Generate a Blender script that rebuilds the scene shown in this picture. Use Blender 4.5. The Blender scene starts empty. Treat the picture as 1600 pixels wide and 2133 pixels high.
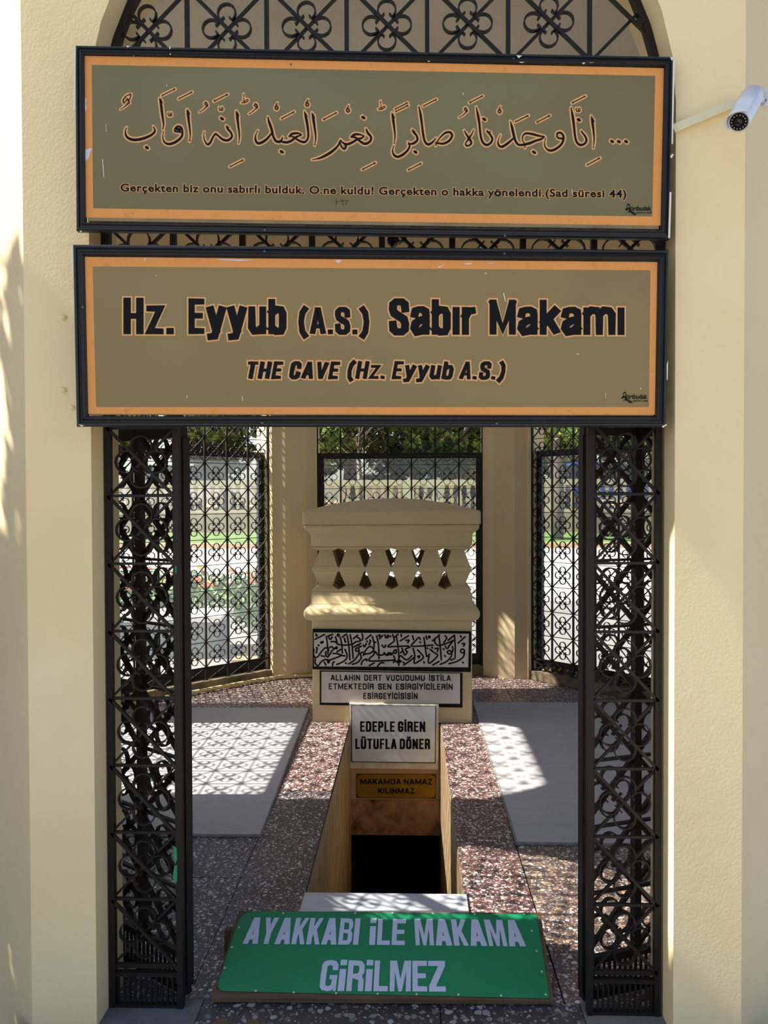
import bpy, bmesh, math, random
from mathutils import Vector, Matrix, Euler
from math import sin, cos, tan, pi, radians, sqrt, atan2
sc = bpy.context.scene
COL = sc.collection
RND = random.Random(7)
# ------------------------------------------------------------------ camera
F, CX, CY = 1700.0, 800.0, 1066.5
YAW, PITCH, ROLL = radians(1.785), radians(1.06), radians(-0.2)
CR = Matrix.Rotation(YAW, 3, 'Z') @ Matrix.Rotation(pi/2 - PITCH, 3, 'X') @ Matrix.Rotation(ROLL, 3, 'Z')
CP = Vector((0, 0, 1.6))
cd = bpy.data.cameras.new('camera'); cam = bpy.data.objects.new('camera', cd); COL.objects.link(cam)
cam.matrix_world = Matrix.Translation(CP) @ CR.to_4x4()
cd.sensor_fit = 'VERTICAL'; cd.sensor_height = 24.0; cd.lens = 24.0 * F / 2133.0
cd.clip_start = 0.05; cd.clip_end = 500
sc.camera = cam
# ------------------------------------------------------------------ light
SUN_EL = radians(47.4); SUN_DIR = Vector((-cos(SUN_EL), -0.018, sin(SUN_EL))).normalized()   # towards the sun
w = bpy.data.worlds.new('world'); sc.world = w; w.use_nodes = True
nt = w.node_tree; bg = nt.nodes['Background']
sky = nt.nodes.new('ShaderNodeTexSky'); sky.sky_type = 'NISHITA'; sky.sun_disc = False
sky.sun_elevation = SUN_EL; sky.sun_rotation = radians(-90); sky.air_density = 1.0; sky.dust_density = 1.6; sky.ozone_density = 1.0
nt.links.new(sky.outputs[0], bg.inputs[0]); bg.inputs[1].default_value = 0.16
sl = bpy.data.lights.new('sun', 'SUN'); sl.energy = 9.0; sl.angle = radians(0.53); sl.color = (1.0, 0.94, 0.84)
so = bpy.data.objects.new('sun', sl); COL.objects.link(so); so.location = (-6, 0, 9)
so.rotation_euler = SUN_DIR.to_track_quat('Z', 'Y').to_euler()
sc.view_settings.view_transform = 'Standard'; sc.view_settings.look = 'None'
sc.view_settings.gamma = 1.0; sc.view_settings.use_curve_mapping = False
sc.view_settings.exposure = 0.62
sc.cycles.max_bounces = 10; sc.cycles.diffuse_bounces = 6; sc.cycles.transparent_max_bounces = 24
sc.cycles.sample_clamp_indirect = 6.0; sc.cycles.caustics_reflective = False; sc.cycles.caustics_refractive = False

# ------------------------------------------------------------------ measuring helpers (design-time rays through the photograph)
def ray(x, y): return CR @ Vector(((x-CX)/F, -(y-CY)/F, -1.0))
def at(x, y, Y):
    d = ray(x, y); return CP + d * (Y / d.y)
def ground(x, y, z=0.0):
    d = ray(x, y); return CP + d * ((z - CP.z) / d.z)
def on_plane(x, y, p, n):
    d = ray(x, y); return CP + d * ((p - CP).dot(n) / d.dot(n))

# ------------------------------------------------------------------ materials
def s2l(c):
    return tuple((v/255/12.92) if v/255 <= 0.04045 else ((v/255+0.055)/1.055)**2.4 for v in c)
def mat(name, col, rough=0.8, metal=0.0, spec=0.5):
    m = bpy.data.materials.new(name); m.use_nodes = True
    b = m.node_tree.nodes['Principled BSDF']
    b.inputs['Base Color'].default_value = (*s2l(col), 1); b.inputs['Roughness'].default_value = rough
    b.inputs['Metallic'].default_value = metal; b.inputs['Specular IOR Level'].default_value = spec
    return m
def N(m, t): return m.node_tree.nodes.new(t)
def L(m, a, b): m.node_tree.links.new(a, b)
def coord(m, scale=(1, 1, 1), out='Object'):
    tc = N(m, 'ShaderNodeTexCoord'); mp = N(m, 'ShaderNodeMapping'); mp.inputs['Scale'].default_value = scale
    L(m, tc.outputs[out], mp.inputs[0]); return mp.outputs[0]
def ramp(m, fac, stops, interp='LINEAR'):
    r = N(m, 'ShaderNodeValToRGB'); cr = r.color_ramp; cr.interpolation = interp
    while len(cr.elements) < len(stops): cr.elements.new(0.5)
    for e, (p, c) in zip(cr.elements, stops):
        e.position = p; e.color = (*s2l(c), 1) if len(c) == 3 else c
    L(m, fac, r.inputs[0]); return r.outputs[0]
def noise(m, vec, scale, detail=4, rough=0.55, dist=0.0):
    n = N(m, 'ShaderNodeTexNoise'); n.inputs['Scale'].default_value = scale; n.inputs['Detail'].default_value = detail
    n.inputs['Roughness'].default_value = rough; n.inputs['Distortion'].default_value = dist
    L(m, vec, n.inputs['Vector']); return n.outputs['Fac']
def bump(m, h, strength, dist=0.01):
    b = N(m, 'ShaderNodeBump'); b.inputs['Strength'].default_value = strength; b.inputs['Distance'].default_value = dist
    L(m, h, b.inputs['Height']); L(m, b.outputs[0], m.node_tree.nodes['Principled BSDF'].inputs['Normal'])
def mixc(m, fac, a, b, mode='MIX'):
    x = N(m, 'ShaderNodeMix'); x.data_type = 'RGBA'; x.blend_type = mode
    for s, v in ((x.inputs[0], fac), (x.inputs[6], a), (x.inputs[7], b)):
        if hasattr(v, 'links'): L(m, v, s)
        elif isinstance(v, tuple): s.default_value = (*s2l(v), 1)
        else: s.default_value = v
    return x.outputs[2]
def setc(m, c): L(m, c, m.node_tree.nodes['Principled BSDF'].inputs['Base Color'])
def mottled(name, c1, c2, scale=6, rough=0.8, bmp=0.3, bscale=60, bd=0.004, stretch=(1, 1, 1), metal=0, spec=0.5):
    m = mat(name, c1, rough, metal, spec); v = coord(m, stretch)
    setc(m, ramp(m, noise(m, v, scale), [(0.3, c1), (0.7, c2)]))
    if bmp: bump(m, noise(m, v, bscale, 6), bmp, bd)
    return m
M = {}
# plaster: cream emulsion on rough render
def plaster(name, c1, c2, dirt):
    m = mat(name, c1, 0.75, 0, 0.3); v = coord(m)
    base = ramp(m, noise(m, v, 1.7, 5), [(0.35, c1), (0.68, c2)])
    d = noise(m, v, 9, 8, 0.7)
    base = mixc(m, ramp(m, d, [(0.60, (0, 0, 0)), (0.85, (90, 90, 90))]), base, dirt)
    setc(m, base)
    n = N(m, 'ShaderNodeMath'); n.operation = 'ADD'
    L(m, noise(m, v, 14, 3), n.inputs[0]); L(m, noise(m, v, 130, 4), n.inputs[1])
    bump(m, n.outputs[0], 0.16, 0.003); return m
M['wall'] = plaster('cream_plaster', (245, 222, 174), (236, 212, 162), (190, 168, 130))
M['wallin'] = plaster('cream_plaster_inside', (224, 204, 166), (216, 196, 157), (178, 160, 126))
M['pier'] = plaster('cream_cast_stone', (212, 192, 150), (204, 184, 142), (168, 146, 108))
M['ceil'] = mottled('ceiling_paint', (226, 220, 206), (214, 207, 192), 2)
M['roof'] = mottled('roof_concrete', (170, 160, 140), (150, 140, 122), 3)
# iron
m = mat('black_iron_paint', (30, 22, 17), 0.52, 0.0, 0.32); v = coord(m)
setc(m, mixc(m, ramp(m, noise(m, v, 35, 5), [(0.62, (0, 0, 0)), (0.72, (150, 150, 150))]), (28, 21, 17), (66, 45, 28)))
bump(m, noise(m, v, 180, 3), 0.25, 0.002); M['iron'] = m
M['iron2'] = mottled('window_frame_paint', (14, 14, 15), (22, 21, 21), 10, 0.45, 0.2, 120, 0.002)
# terrazzo
def terrazzo(name, matrix, chips, scale, thr=0.40):
    m = mat(name, matrix, 0.42, 0, 0.5); v = coord(m, (1, 1, 1))
    nz = N(m, 'ShaderNodeTexNoise'); nz.inputs['Scale'].default_value = scale*0.9; nz.inputs['Detail'].default_value = 2
    L(m, v, nz.inputs['Vector'])
    va = N(m, 'ShaderNodeVectorMath'); va.operation = 'MULTIPLY_ADD'
    L(m, nz.outputs['Color'], va.inputs[0]); va.inputs[1].default_value = (0.9/scale,)*3; L(m, v, va.inputs[2])
    base = mixc(m, ramp(m, noise(m, v, 3, 3), [(0.4, (0, 0, 0)), (0.6, (255, 255, 255))]), matrix, tuple(int(q*0.8) for q in matrix))
    for k, (sc_, th) in enumerate(((scale, thr), (scale*1.9, thr*0.82), (scale*0.6, thr*0.62))):
        vo = N(m, 'ShaderNodeTexVoronoi'); vo.inputs['Scale'].default_value = sc_; L(m, va.outputs[0], vo.inputs['Vector'])
        sep = N(m, 'ShaderNodeSeparateColor'); L(m, vo.outputs['Color'], sep.inputs[0])
        mu = N(m, 'ShaderNodeMath'); mu.operation = 'MULTIPLY_ADD'; L(m, sep.outputs[1], mu.inputs[0])
        mu.inputs[1].default_value = th; mu.inputs[2].default_value = th*0.25
        lt = N(m, 'ShaderNodeMath'); lt.operation = 'LESS_THAN'; L(m, vo.outputs['Distance'], lt.inputs[0]); L(m, mu.outputs[0], lt.inputs[1])
        stops = [(i/len(chips), c) for i, c in enumerate(chips)]
        base = mixc(m, lt.outputs[0], base, ramp(m, sep.outputs[0], stops, 'CONSTANT'))
    setc(m, base); return m
W_ = (232, 226, 216)
M['terr_dark'] = terrazzo('terrazzo_dark', (92, 84, 88), [W_, (210, 202, 194), (120, 100, 92), (150, 138, 132), (188, 178, 170)], 62, 0.40)
M['terr_red'] = terrazzo('terrazzo_red', (108, 80, 78), [W_, (222, 208, 202), (172, 132, 122), (236, 230, 224), (156, 112, 104)], 62, 0.44)
M['terr_tan'] = terrazzo('terrazzo_tan', (112, 94, 90), [W_, (206, 172, 130), (190, 176, 166), (232, 224, 212), (186, 146, 106), (150, 130, 124)], 60, 0.44)
M['terr_big'] = terrazzo('terrazzo_coarse', (72, 66, 70), [(166, 162, 162), (112, 106, 106), (62, 56, 60), (150, 146, 146), (130, 126, 128)], 40, 0.42)
M['grout'] = mat('grout', (44, 38, 36), 0.9)
M['concrete'] = mottled('grey_concrete', (116, 116, 114), (98, 98, 97), 9, 0.9, 0.5, 90)
M['kerb'] = mottled('dirty_kerb', (158, 142, 114), (96, 84, 68), 7, 0.9, 0.5, 50)
M['marble'] = mottled('white_marble', (226, 228, 232), (196, 200, 208), 7, 0.3, 0.1)
def streaky(name, c1, c2, c3, stretch):
    m = mat(name, c1, 0.7, 0, 0.4); v = coord(m, stretch)
    a = ramp(m, noise(m, v, 7, 8, 0.65, 0.6), [(0.28, c3), (0.45, c2), (0.7, c1)])
    setc(m, mixc(m, ramp(m, noise(m, coord(m), 2.2, 3), [(0.4, (0, 0, 0)), (0.7, (160, 160, 160))]), a, c2)); bump(m, noise(m, v, 22, 6), 0.5, 0.006); return m
M['stair'] = streaky('stained_stair_plaster', (190, 172, 138), (150, 128, 94), (92, 74, 52), (1, 3.2, 0.5))
M['lintel'] = streaky('grimy_lintel_plaster', (196, 152, 112), (150, 108, 76), (78, 52, 36), (1.4, 1, 1.2))
M['lintel_hi'] = mottled('ochre_lintel_plaster', (214, 178, 138), (188, 150, 112), 6, 0.7, 0.3)
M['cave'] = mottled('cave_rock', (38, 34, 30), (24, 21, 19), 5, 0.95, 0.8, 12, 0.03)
M['rug'] = None
m = mat('grey_rug', (150, 148, 150), 0.95, 0, 0.1); v = coord(m)
wv = N(m, 'ShaderNodeTexWave'); wv.wave_type = 'RINGS'; wv.inputs['Scale'].default_value = 2.6; wv.inputs['Distortion'].default_value = 9; wv.inputs['Detail'].default_value = 3
L(m, coord(m, (1, 1, 0)), wv.inputs['Vector'])
b0 = ramp(m, wv.outputs['Fac'], [(0.0, (202, 200, 202)), (0.10, (193, 191, 193)), (0.2, (202, 200, 202))])
setc(m, mixc(m, ramp(m, noise(m, v, 5, 4), [(0.35, (0, 0, 0)), (0.7, (150, 150, 150))]), b0, (184, 182, 184)))
bump(m, noise(m, coord(m, (1, 6, 1)), 160, 3), 0.6, 0.003); M['rug'] = m
M['rugedge'] = mottled('rug_binding', (150, 144, 140), (120, 114, 110), 30, 0.95)
# sign materials
M['frame'] = mottled('black_moulding_paint', (19, 20, 23), (26, 27, 31), 14, 0.42, 0.15, 90, 0.002)
def olive(name, c1, c2):
    m = mat(name, c1, 0.55, 0, 0.35); v = coord(m)
    setc(m, ramp(m, noise(m, v, 1.4, 2), [(0.35, c1), (0.65, c2)])); return m
M['olive_hi'] = olive('olive_print_upper', (124, 115, 80), (118, 106, 70))
M['olive_lo'] = olive('olive_print_lower', (146, 124, 80), (138, 118, 76))
m = mat('orange_print', (216, 152, 88), 0.55, 0, 0.3); v = coord(m)
setc(m, mixc(m, ramp(m, noise(m, v, 26, 8, 0.75), [(0.56, (0, 0, 0)), (0.72, (170, 170, 170))]), (230, 154, 82), (160, 86, 44))); M['orange'] = m
M['outline'] = mat('outline_print', (226, 168, 108), 0.55)
M['ink'] = mat('black_print', (12, 12, 16), 0.7, 0, 0.2)
M['ink2'] = mat('faded_scribble', (46, 42, 30), 0.7)
M['peel'] = mat('bare_peeled_patch', (214, 214, 222), 0.8)
M['chip'] = mat('paint_fleck', (224, 220, 200), 0.8)
M['screw'] = mat('screw_head', (96, 98, 102), 0.45, 0.7)
M['whitesign'] = mottled('white_enamel', (232, 234, 236), (222, 224, 226), 4, 0.35, 0)
M['whiteframe'] = mottled('white_painted_plaster', (236, 230, 212), (206, 194, 168), 8, 0.7, 0.4)
m = mat('brass_plate', (176, 132, 38), 0.38, 0.45); setc(m, ramp(m, noise(m, coord(m), 8, 3), [(0.3, (186, 142, 42)), (0.7, (158, 114, 32))])); M['brass'] = m
M['green'] = mottled('green_sign_paint', (22, 140, 92), (18, 128, 84), 3, 0.45, 0)
M['greyltr'] = mat('pale_lettering', (206, 208, 228), 0.5)
M['wood'] = mottled('weathered_plywood', (118, 92, 66), (84, 62, 44), 5, 0.8, 0.5, 60, 0.003, (1, 8, 8))
M['woodedge'] = mottled('pale_plywood_edge', (156, 134, 100), (124, 104, 76), 8, 0.8, 0.4, 60, 0.003, (1, 8, 8))
M['stone_pl'] = mottled('pale_marble_plaque', (216, 206, 196), (196, 184, 174), 5, 0.5, 0.1)
M['cctv'] = mottled('white_camera_shell', (226, 230, 240), (206, 212, 224), 20, 0.35, 0.1)
M['lens'] = mat('black_lens', (20, 14, 12), 0.15)
M['led'] = mat('infrared_led', (212, 206, 176), 0.3)
M['trunk'] = mottled('cream_cable_trunking', (232, 222, 184), (222, 210, 170), 10, 0.5, 0)
M['darkp'] = mat('dark_plastic', (24, 24, 26), 0.4)
M['pipe'] = mottled('cream_plastic_pipe', (226, 210, 166), (198, 178, 130), 12, 0.5, 0.2)
M['tan'] = mottled('tan_leather', (128, 104, 70), (104, 82, 54), 20, 0.7, 0.3)
M['blk'] = mat('black_leather', (20, 18, 22), 0.5)
# outside
M['paving'] = mottled('pale_paving', (226, 220, 208), (206, 198, 184), 2, 0.85, 0.2)
M['forecourt'] = mottled('grey_forecourt_paving', (150, 146, 138), (130, 126, 120), 2, 0.85, 0.2)
M['grass'] = mottled('grass', (86, 122, 48), (124, 150, 66), 3, 0.95, 0.8, 70, 0.03)
M['earth'] = mottled('dry_earth', (188, 152, 112), (160, 124, 90), 3, 0.95, 0.5)
M['rock_wall'] = mottled('beige_retaining_wall', (206, 184, 150), (186, 164, 132), 2, 0.9, 0.4)
M['balust'] = mottled('cream_balustrade', (232, 216, 184), (218, 200, 166), 3, 0.8, 0.2)
M['orangekerb'] = mottled('orange_sandstone', (222, 184, 138), (200, 158, 112), 4, 0.9, 0.3)
def leafm(name, a, b, tr=0.35):
    m = mat(name, a, 0.6, 0, 0.3); oi = N(m, 'ShaderNodeNewGeometry')
    setc(m, ramp(m, oi.outputs['Random Per Island'], [(0.0, a), (1.0, b)]))
    return m
M['leaf1'] = leafm('olive_leaves', (58, 84, 34), (122, 140, 62))
M['leaf2'] = leafm('pine_leaves', (34, 58, 30), (70, 98, 48))
M['leaf3'] = leafm('lime_leaves', (122, 150, 54), (178, 194, 92))
M['bark'] = mottled('bark', (110, 98, 84), (70, 60, 50), 6, 0.95, 0.8, 40, 0.02, (1, 1, 0.3))
M['petal'] = mat('orange_petals', (240, 96, 34), 0.6); M['petal2'] = mat('yellow_petals', (236, 204, 60), 0.6)
M['stem'] = leafm('flower_leaves', (70, 110, 52), (128, 158, 84))
M['planter'] = mottled('grey_planter_stone', (116, 122, 130), (92, 98, 104), 4, 0.8)
M['plantertop'] = mat('white_planter_cap', (240, 240, 240), 0.6)
M['metalgrey'] = mat('galvanised_post', (140, 142, 146), 0.5, 0.5)
M['carw'] = mat('white_car_paint', (232, 236, 240), 0.25); M['carb'] = mat('blue_car_paint', (40, 78, 150), 0.25); M['carg'] = mat('car_glass', (24, 30, 38), 0.1)
M['tyre'] = mat('tyre', (22, 22, 22), 0.9)
M['shopw'] = mat('pale_shop_wall', (222, 220, 216), 0.8); M['shopr'] = mat('terracotta_roof', (168, 92, 70), 0.8)
M['litter'] = leafm('fallen_leaves', (120, 96, 60), (190, 168, 120))
# thin dusty glass: mostly clear, slightly reflective, a film of dust
m = bpy.data.materials.new('dusty_glass'); m.use_nodes = True; t_ = m.node_tree; t_.nodes.remove(t_.nodes['Principled BSDF'])
tr = N(m, 'ShaderNodeBsdfTransparent'); tr.inputs[0].default_value = (0.96, 0.98, 0.98, 1)
gl = N(m, 'ShaderNodeBsdfGlossy'); gl.inputs['Roughness'].default_value = 0.04
df = N(m, 'ShaderNodeBsdfDiffuse'); df.inputs[0].default_value = (0.75, 0.82, 0.88, 1)
tl = N(m, 'ShaderNodeBsdfTranslucent'); tl.inputs[0].default_value = (0.75, 0.82, 0.88, 1)
a1 = N(m, 'ShaderNodeMixShader'); a1.inputs[0].default_value = 0.5; L(m, df.outputs[0], a1.inputs[1]); L(m, tl.outputs[0], a1.inputs[2])
a2 = N(m, 'ShaderNodeMixShader'); a2.inputs[0].default_value = 0.09; L(m, tr.outputs[0], a2.inputs[1]); L(m, a1.outputs[0], a2.inputs[2])
a3 = N(m, 'ShaderNodeMixShader'); a3.inputs[0].default_value = 0.04; L(m, a2.outputs[0], a3.inputs[1]); L(m, gl.outputs[0], a3.inputs[2])
L(m, a3.outputs[0], t_.nodes['Material Output'].inputs[0]); M['glass'] = m

# ------------------------------------------------------------------ object helpers
def link(name, me, parent=None, loc=None, rot=None, scale=None):
    o = bpy.data.objects.new(name, me); COL.objects.link(o)
    if parent: o.parent = parent
    if loc is not None: o.location = loc
    if rot is not None: o.rotation_euler = rot
    if scale is not None: o.scale = scale
    return o
def mesh(name, vs, fs, m, smooth=False):
    me = bpy.data.meshes.new(name); me.from_pydata([tuple(v) for v in vs], [], fs); me.update()
    me.materials.append(M[m] if isinstance(m, str) else m)
    if smooth: me.polygons.foreach_set('use_smooth', [True]*len(me.polygons))
    return me
def fixn(me):
    bm = bmesh.new(); bm.from_mesh(me); bmesh.ops.recalc_face_normals(bm, faces=bm.faces); bm.to_mesh(me); bm.free(); return me
def tag(o, label, cat, group=None, kind=None):
    if label: o['label'] = label
    if cat: o['category'] = cat
    if group: o['group'] = group
    if kind: o['kind'] = kind
    return o
def thing(name, label, cat, loc=(0, 0, 0), rot=(0, 0, 0), group=None):
    o = link(name, None, None, loc, rot); o.empty_display_size = 0.1
    return tag(o, label, cat, group)
class B:      # mesh collector
    def __init__(s): s.v = []; s.f = []
    def add(s, vs, fs):
        n = len(s.v); s.v += [Vector(v) for v in vs]; s.f += [tuple(i+n for i in f) for f in fs]; return s
    def box(s, x0, x1, y0, y1, z0, z1):
        return s.add([(x0, y0, z0), (x1, y0, z0), (x1, y1, z0), (x0, y1, z0), (x0, y0, z1), (x1, y0, z1), (x1, y1, z1), (x0, y1, z1)],
                     [(0, 3, 2, 1), (4, 5, 6, 7), (0, 1, 5, 4), (1, 2, 6, 5), (2, 3, 7, 6), (3, 0, 4, 7)])
    def bar(s, a, b, wd, th, up=(0, 1, 0)):      # bar a->b, wd along (dir x up), th along up
        a = Vector(a); b = Vector(b); d = (b-a).normalized(); u = Vector(up); u = (u - d*u.dot(d)).normalized(); r = d.cross(u)
        vs = []
        for p in (a, b):
            for i, j in ((-1, -1), (1, -1), (1, 1), (-1, 1)): vs.append(p + r*i*wd/2 + u*j*th/2)
        return s.add(vs, [(0, 3, 2, 1), (4, 5, 6, 7), (0, 1, 5, 4), (1, 2, 6, 5), (2, 3, 7, 6), (3, 0, 4, 7)])
    def rings(s, rs, close=True, cap=(True, True)):   # loft rings of equal count
        n = len(rs[0]); b0 = len(s.v)
        for r in rs: s.v += [Vector(p) for p in r]
        for k in range(len(rs)-1):
            for i in range(n if close else n-1):
                j = (i+1) % n; s.f.append((b0+k*n+i, b0+k*n+j, b0+(k+1)*n+j, b0+(k+1)*n+i))
        if cap[0]: s.f.append(tuple(b0+i for i in reversed(range(n))))
        if cap[1]: s.f.append(tuple(b0+(len(rs)-1)*n+i for i in range(n)))
        return s
    def tube(s, pts, r, n=8, cap=True):
        pts = [Vector(p) for p in pts]; rs = []
        for i, p in enumerate(pts):
            d = (pts[min(i+1, len(pts)-1)] - pts[max(i-1, 0)]).normalized()
            u = d.cross(Vector((0.13, 0.2, 1))); u = u.normalized() if u.length > 0.05 else d.cross(Vector((1, 0, 0))).normalized()
            q = d.cross(u); rr = r[i] if isinstance(r, (list, tuple)) else r
            rs.append([p + (u*cos(2*pi*k/n) + q*sin(2*pi*k/n))*rr for k in range(n)])
        return s.rings(rs, True, (cap, cap))
    def lathe(s, prof, n=16, c=(0, 0, 0)):
        return s.rings([[(c[0]+r*cos(2*pi*k/n), c[1]+r*sin(2*pi*k/n), c[2]+z) for k in range(n)] for r, z in prof])
    def build(s, name, m, parent=None, smooth=False, **k):
        me = fixn(mesh(name, s.v, s.f, m, smooth)); return link(name, me, parent, **k)
def clip_poly(poly, inside, inter):
    out = []
    for i in range(len(poly)):
        a, b = poly[i], poly[(i+1) % len(poly)]
        ia, ib = inside(a), inside(b)
        if ia: out.append(a)
        if ia != ib: out.append(inter(a, b))
    return out
def clip_half(poly, nx, ny, d):      # keep nx*x+ny*y <= d
    f = lambda p: nx*p[0]+ny*p[1]-d
    def inter(a, b):
        t = f(a)/(f(a)-f(b)); return (a[0]+(b[0]-a[0])*t, a[1]+(b[1]-a[1])*t)
    return clip_poly(poly, lambda p: f(p) <= 1e-9, inter)

# ------------------------------------------------------------------ the pavilion: an octagon of arched openings
OC = Vector((-0.087, 4.97)); RI, RO = 2.33, 2.56; T8 = tan(pi/8); HW = 4.08; ZS = 2.74
SIDES = ['front', 'front_right', 'right', 'back_right', 'back', 'back_left', 'left', 'front_left']
def side_frame(i):      # outward normal and tangent (to the viewer's right when seen from inside looking out is -t)
    a = -pi/2 + i*pi/4; return Vector((cos(a), sin(a))), Vector((-sin(a), cos(a)))
def oct_clip(poly, R, first=0):
    for i in range(first, 8):
        n, t = side_frame(i); poly = clip_half(poly, n.x, n.y, R + n.dot(OC))
    return poly
AF = 0.862; AW = 0.745      # half widths of front opening and of the others
def arch_pts(a, zs, n=20): return [(a*cos(pi*k/n), zs + a*sin(pi*k/n)) for k in range(n+1)]
def zs_of(i): return ZS if i == 0 else 3.18 if i == 6 else 2.60
def build_wall(i):
    n, t = side_frame(i); a = AF if i == 0 else AW; zs = zs_of(i)
    b = B(); Wi, Wo = RI*T8, RO*T8
    def P(u, z, d):
        if abs(u) > 50: u = math.copysign(Wo if d else Wi, u)
        R = RO if d else RI; q = OC + n*R + t*u; return Vector((q.x, q.y, z))
    E_ = 99
    zf = -0.2
    quads = [[(-E_, zf), (-a, zf), (-a, zs), (-E_, zs)], [(a, zf), (E_, zf), (E_, zs), (a, zs)], [(a, zs), (E_, zs), (E_, HW), (a, HW)], [(-E_, zs), (-a, zs), (-a, HW), (-E_, HW)]]
    ap = arch_pts(a, zs)
    for k in range(len(ap)-1):
        (x0, z0), (x1, z1) = ap[k], ap[k+1]; quads.append([(x1, z1), (x0, z0), (x0, HW), (x1, HW)])
    for q in quads:
        for d in (0, 1):
            vs = [P(u, z, d) for u, z in q]; b.add(vs if d else vs[::-1], [(0, 1, 2, 3)])
    edge = [(a, zf)] + ap + [(-a, zf)]
    for k in range(len(edge)-1):
        b.add([P(*edge[k], 0), P(*edge[k+1], 0), P(*edge[k+1], 1), P(*edge[k], 1)], [(0, 1, 2, 3)])
    for (q0, q1) in (((-E_, HW), (E_, HW)), ((-E_, zf), (-a, zf)), ((a, zf), (E_, zf))):
        b.add([P(*q0, 0), P(*q1, 0), P(*q1, 1), P(*q0, 1)], [(0, 1, 2, 3)])
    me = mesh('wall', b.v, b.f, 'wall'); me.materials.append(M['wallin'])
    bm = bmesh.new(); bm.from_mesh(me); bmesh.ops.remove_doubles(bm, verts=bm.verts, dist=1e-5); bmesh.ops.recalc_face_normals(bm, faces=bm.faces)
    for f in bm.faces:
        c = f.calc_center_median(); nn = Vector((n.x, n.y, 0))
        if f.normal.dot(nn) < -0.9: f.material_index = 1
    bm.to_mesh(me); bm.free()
    o = link('wall_' + SIDES[i], me); o['kind'] = 'structure'; return o
for i in range(8): build_wall(i)
# engaged three-faced columns in the six inner corners away from the gateway
for k in range(1, 7):
    n1, t1 = side_frame(k); n2, t2 = side_frame(k+1)
    pA = OC + n1*RI + t1*(AW+0.012); pB = OC + n2*RI - t2*(AW+0.012); e = (pB-pA); Lw = e.length; e.normalize(); inw = Vector((-e.y, e.x))
    if inw.dot(OC-pA) < 0: inw = -inw
    mfw = 0.19; sdw = (Lw-mfw)/2; poly = [pA - inw*0.0, pA + e*sdw + inw*sdw*0.50, pA + e*(sdw+mfw) + inw*sdw*0.50, pB]
    corner = OC + (n1+n2).normalized()*(RI/cos(pi/8) + 0.03)
    b = B(); ps = [tuple(p) for p in poly] + [tuple(corner)]
    b.rings([[(x, y, 0.0) for x, y in ps], [(x, y, HW) for x, y in ps]]); o = b.build('wall_column', 'wallin'); o['kind'] = 'structure'
def oct_ring(R, z): return [(OC.x + R/cos(pi/8)*cos(-pi/2+pi/8+k*pi/4), OC.y + R/cos(pi/8)*sin(-pi/2+pi/8+k*pi/4), z) for k in range(8)]
o = B().rings([oct_ring(RO+0.36, HW), oct_ring(RO+0.36, HW+0.14)]).build('ceiling', 'ceil'); o['kind'] = 'structure'
o = B().rings([oct_ring(RO+0.36, HW+0.14), oct_ring(RO-0.1, HW+0.6), oct_ring(RO-1.3, HW+1.25), oct_ring(0.1, HW+1.5)]).build('trim_roof_dome', 'roof'); o['kind'] = 'structure'

# ------------------------------------------------------------------ floor slabs around the stairwell
SX0, SX1, SY0, SY1 = -0.425, 0.217, 3.24, 5.76       # stairwell hole
floor = thing('floor', None, None); floor['kind'] = 'structure'
def extr(poly, z0, z1):
    n = len(poly); b = B(); b.rings([[(x, y, z0) for x, y in poly], [(x, y, z1) for x, y in poly]]); return b
def rect(x0, x1, y0, y1): return [(x0, y0), (x1, y0), (x1, y1), (x0, y1)]
g = B()
for r in (rect(-4, SX0, 2.0, 9), rect(SX1, 4, 2.0, 9), rect(SX0, SX1, 2.0, SY0-0.24), rect(SX0, SX1, SY1+0.1, 9)):
    p = oct_clip(r, RO - 0.01)
    g.rings([[(x, y, -0.16) for x, y in p], [(x, y, -0.012) for x, y in p]])
g.build('floor_bed', 'grout', floor)
xl, xr, gp = -0.712, 0.485, 0.003
slabs = [(rect(-4, xl-gp, 2.56, 3.38), 'terr_dark'), (rect(-4, xl-gp, 3.386, 5.2), 'terr_dark'), (rect(-4, xl-gp, 5.206, 9), 'terr_red'),
         (rect(xl, SX0-gp, 2.56, 4.4), 'terr_dark'), (rect(xl, SX0-gp, 4.406, SY1+0.2), 'terr_red'), (rect(xl, xr-gp, 5.966, 9), 'terr_red'),
         (rect(SX0, SX1-gp, 2.56, SY0-0.246), 'terr_dark'), (rect(SX1, xr-gp, 2.56, 4.2), 'terr_red'), (rect(SX1, xr-gp, 4.206, SY1+0.2), 'terr_red'),
         (rect(xr+gp, 4, 2.56, 3.9), 'terr_tan'), (rect(xr+gp, 4, 3.906, 6.3), 'terr_red'), (rect(xr+gp, 0.80, 6.306, 9), 'terr_red'), (rect(0.806, 4, 6.306, 9), 'terr_red')]
for p, mt in slabs:
    p = oct_clip(p, RI + 0.01, 1)
    if len(p) > 2: extr(p, -0.012, 0.0).build('floor_slab', mt, floor)
for x0, x1, mt in ((-0.95, -0.66, 'concrete'), (-0.657, 0.09, 'terr_big'), (0.093, 0.53, 'terr_big'), (0.533, 0.775, 'concrete')):
    extr(rect(x0, x1, 2.41, 2.557), -0.012, 0.0).build('threshold_slab', mt, floor)
for x0, x1 in ((-1.3, -0.4), (-0.397, 0.32), (0.323, 1.2)):
    extr(rect(x0, x1, 1.85, 2.407), -0.1, 0.0).build('step_slab', 'terr_big', floor)
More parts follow.
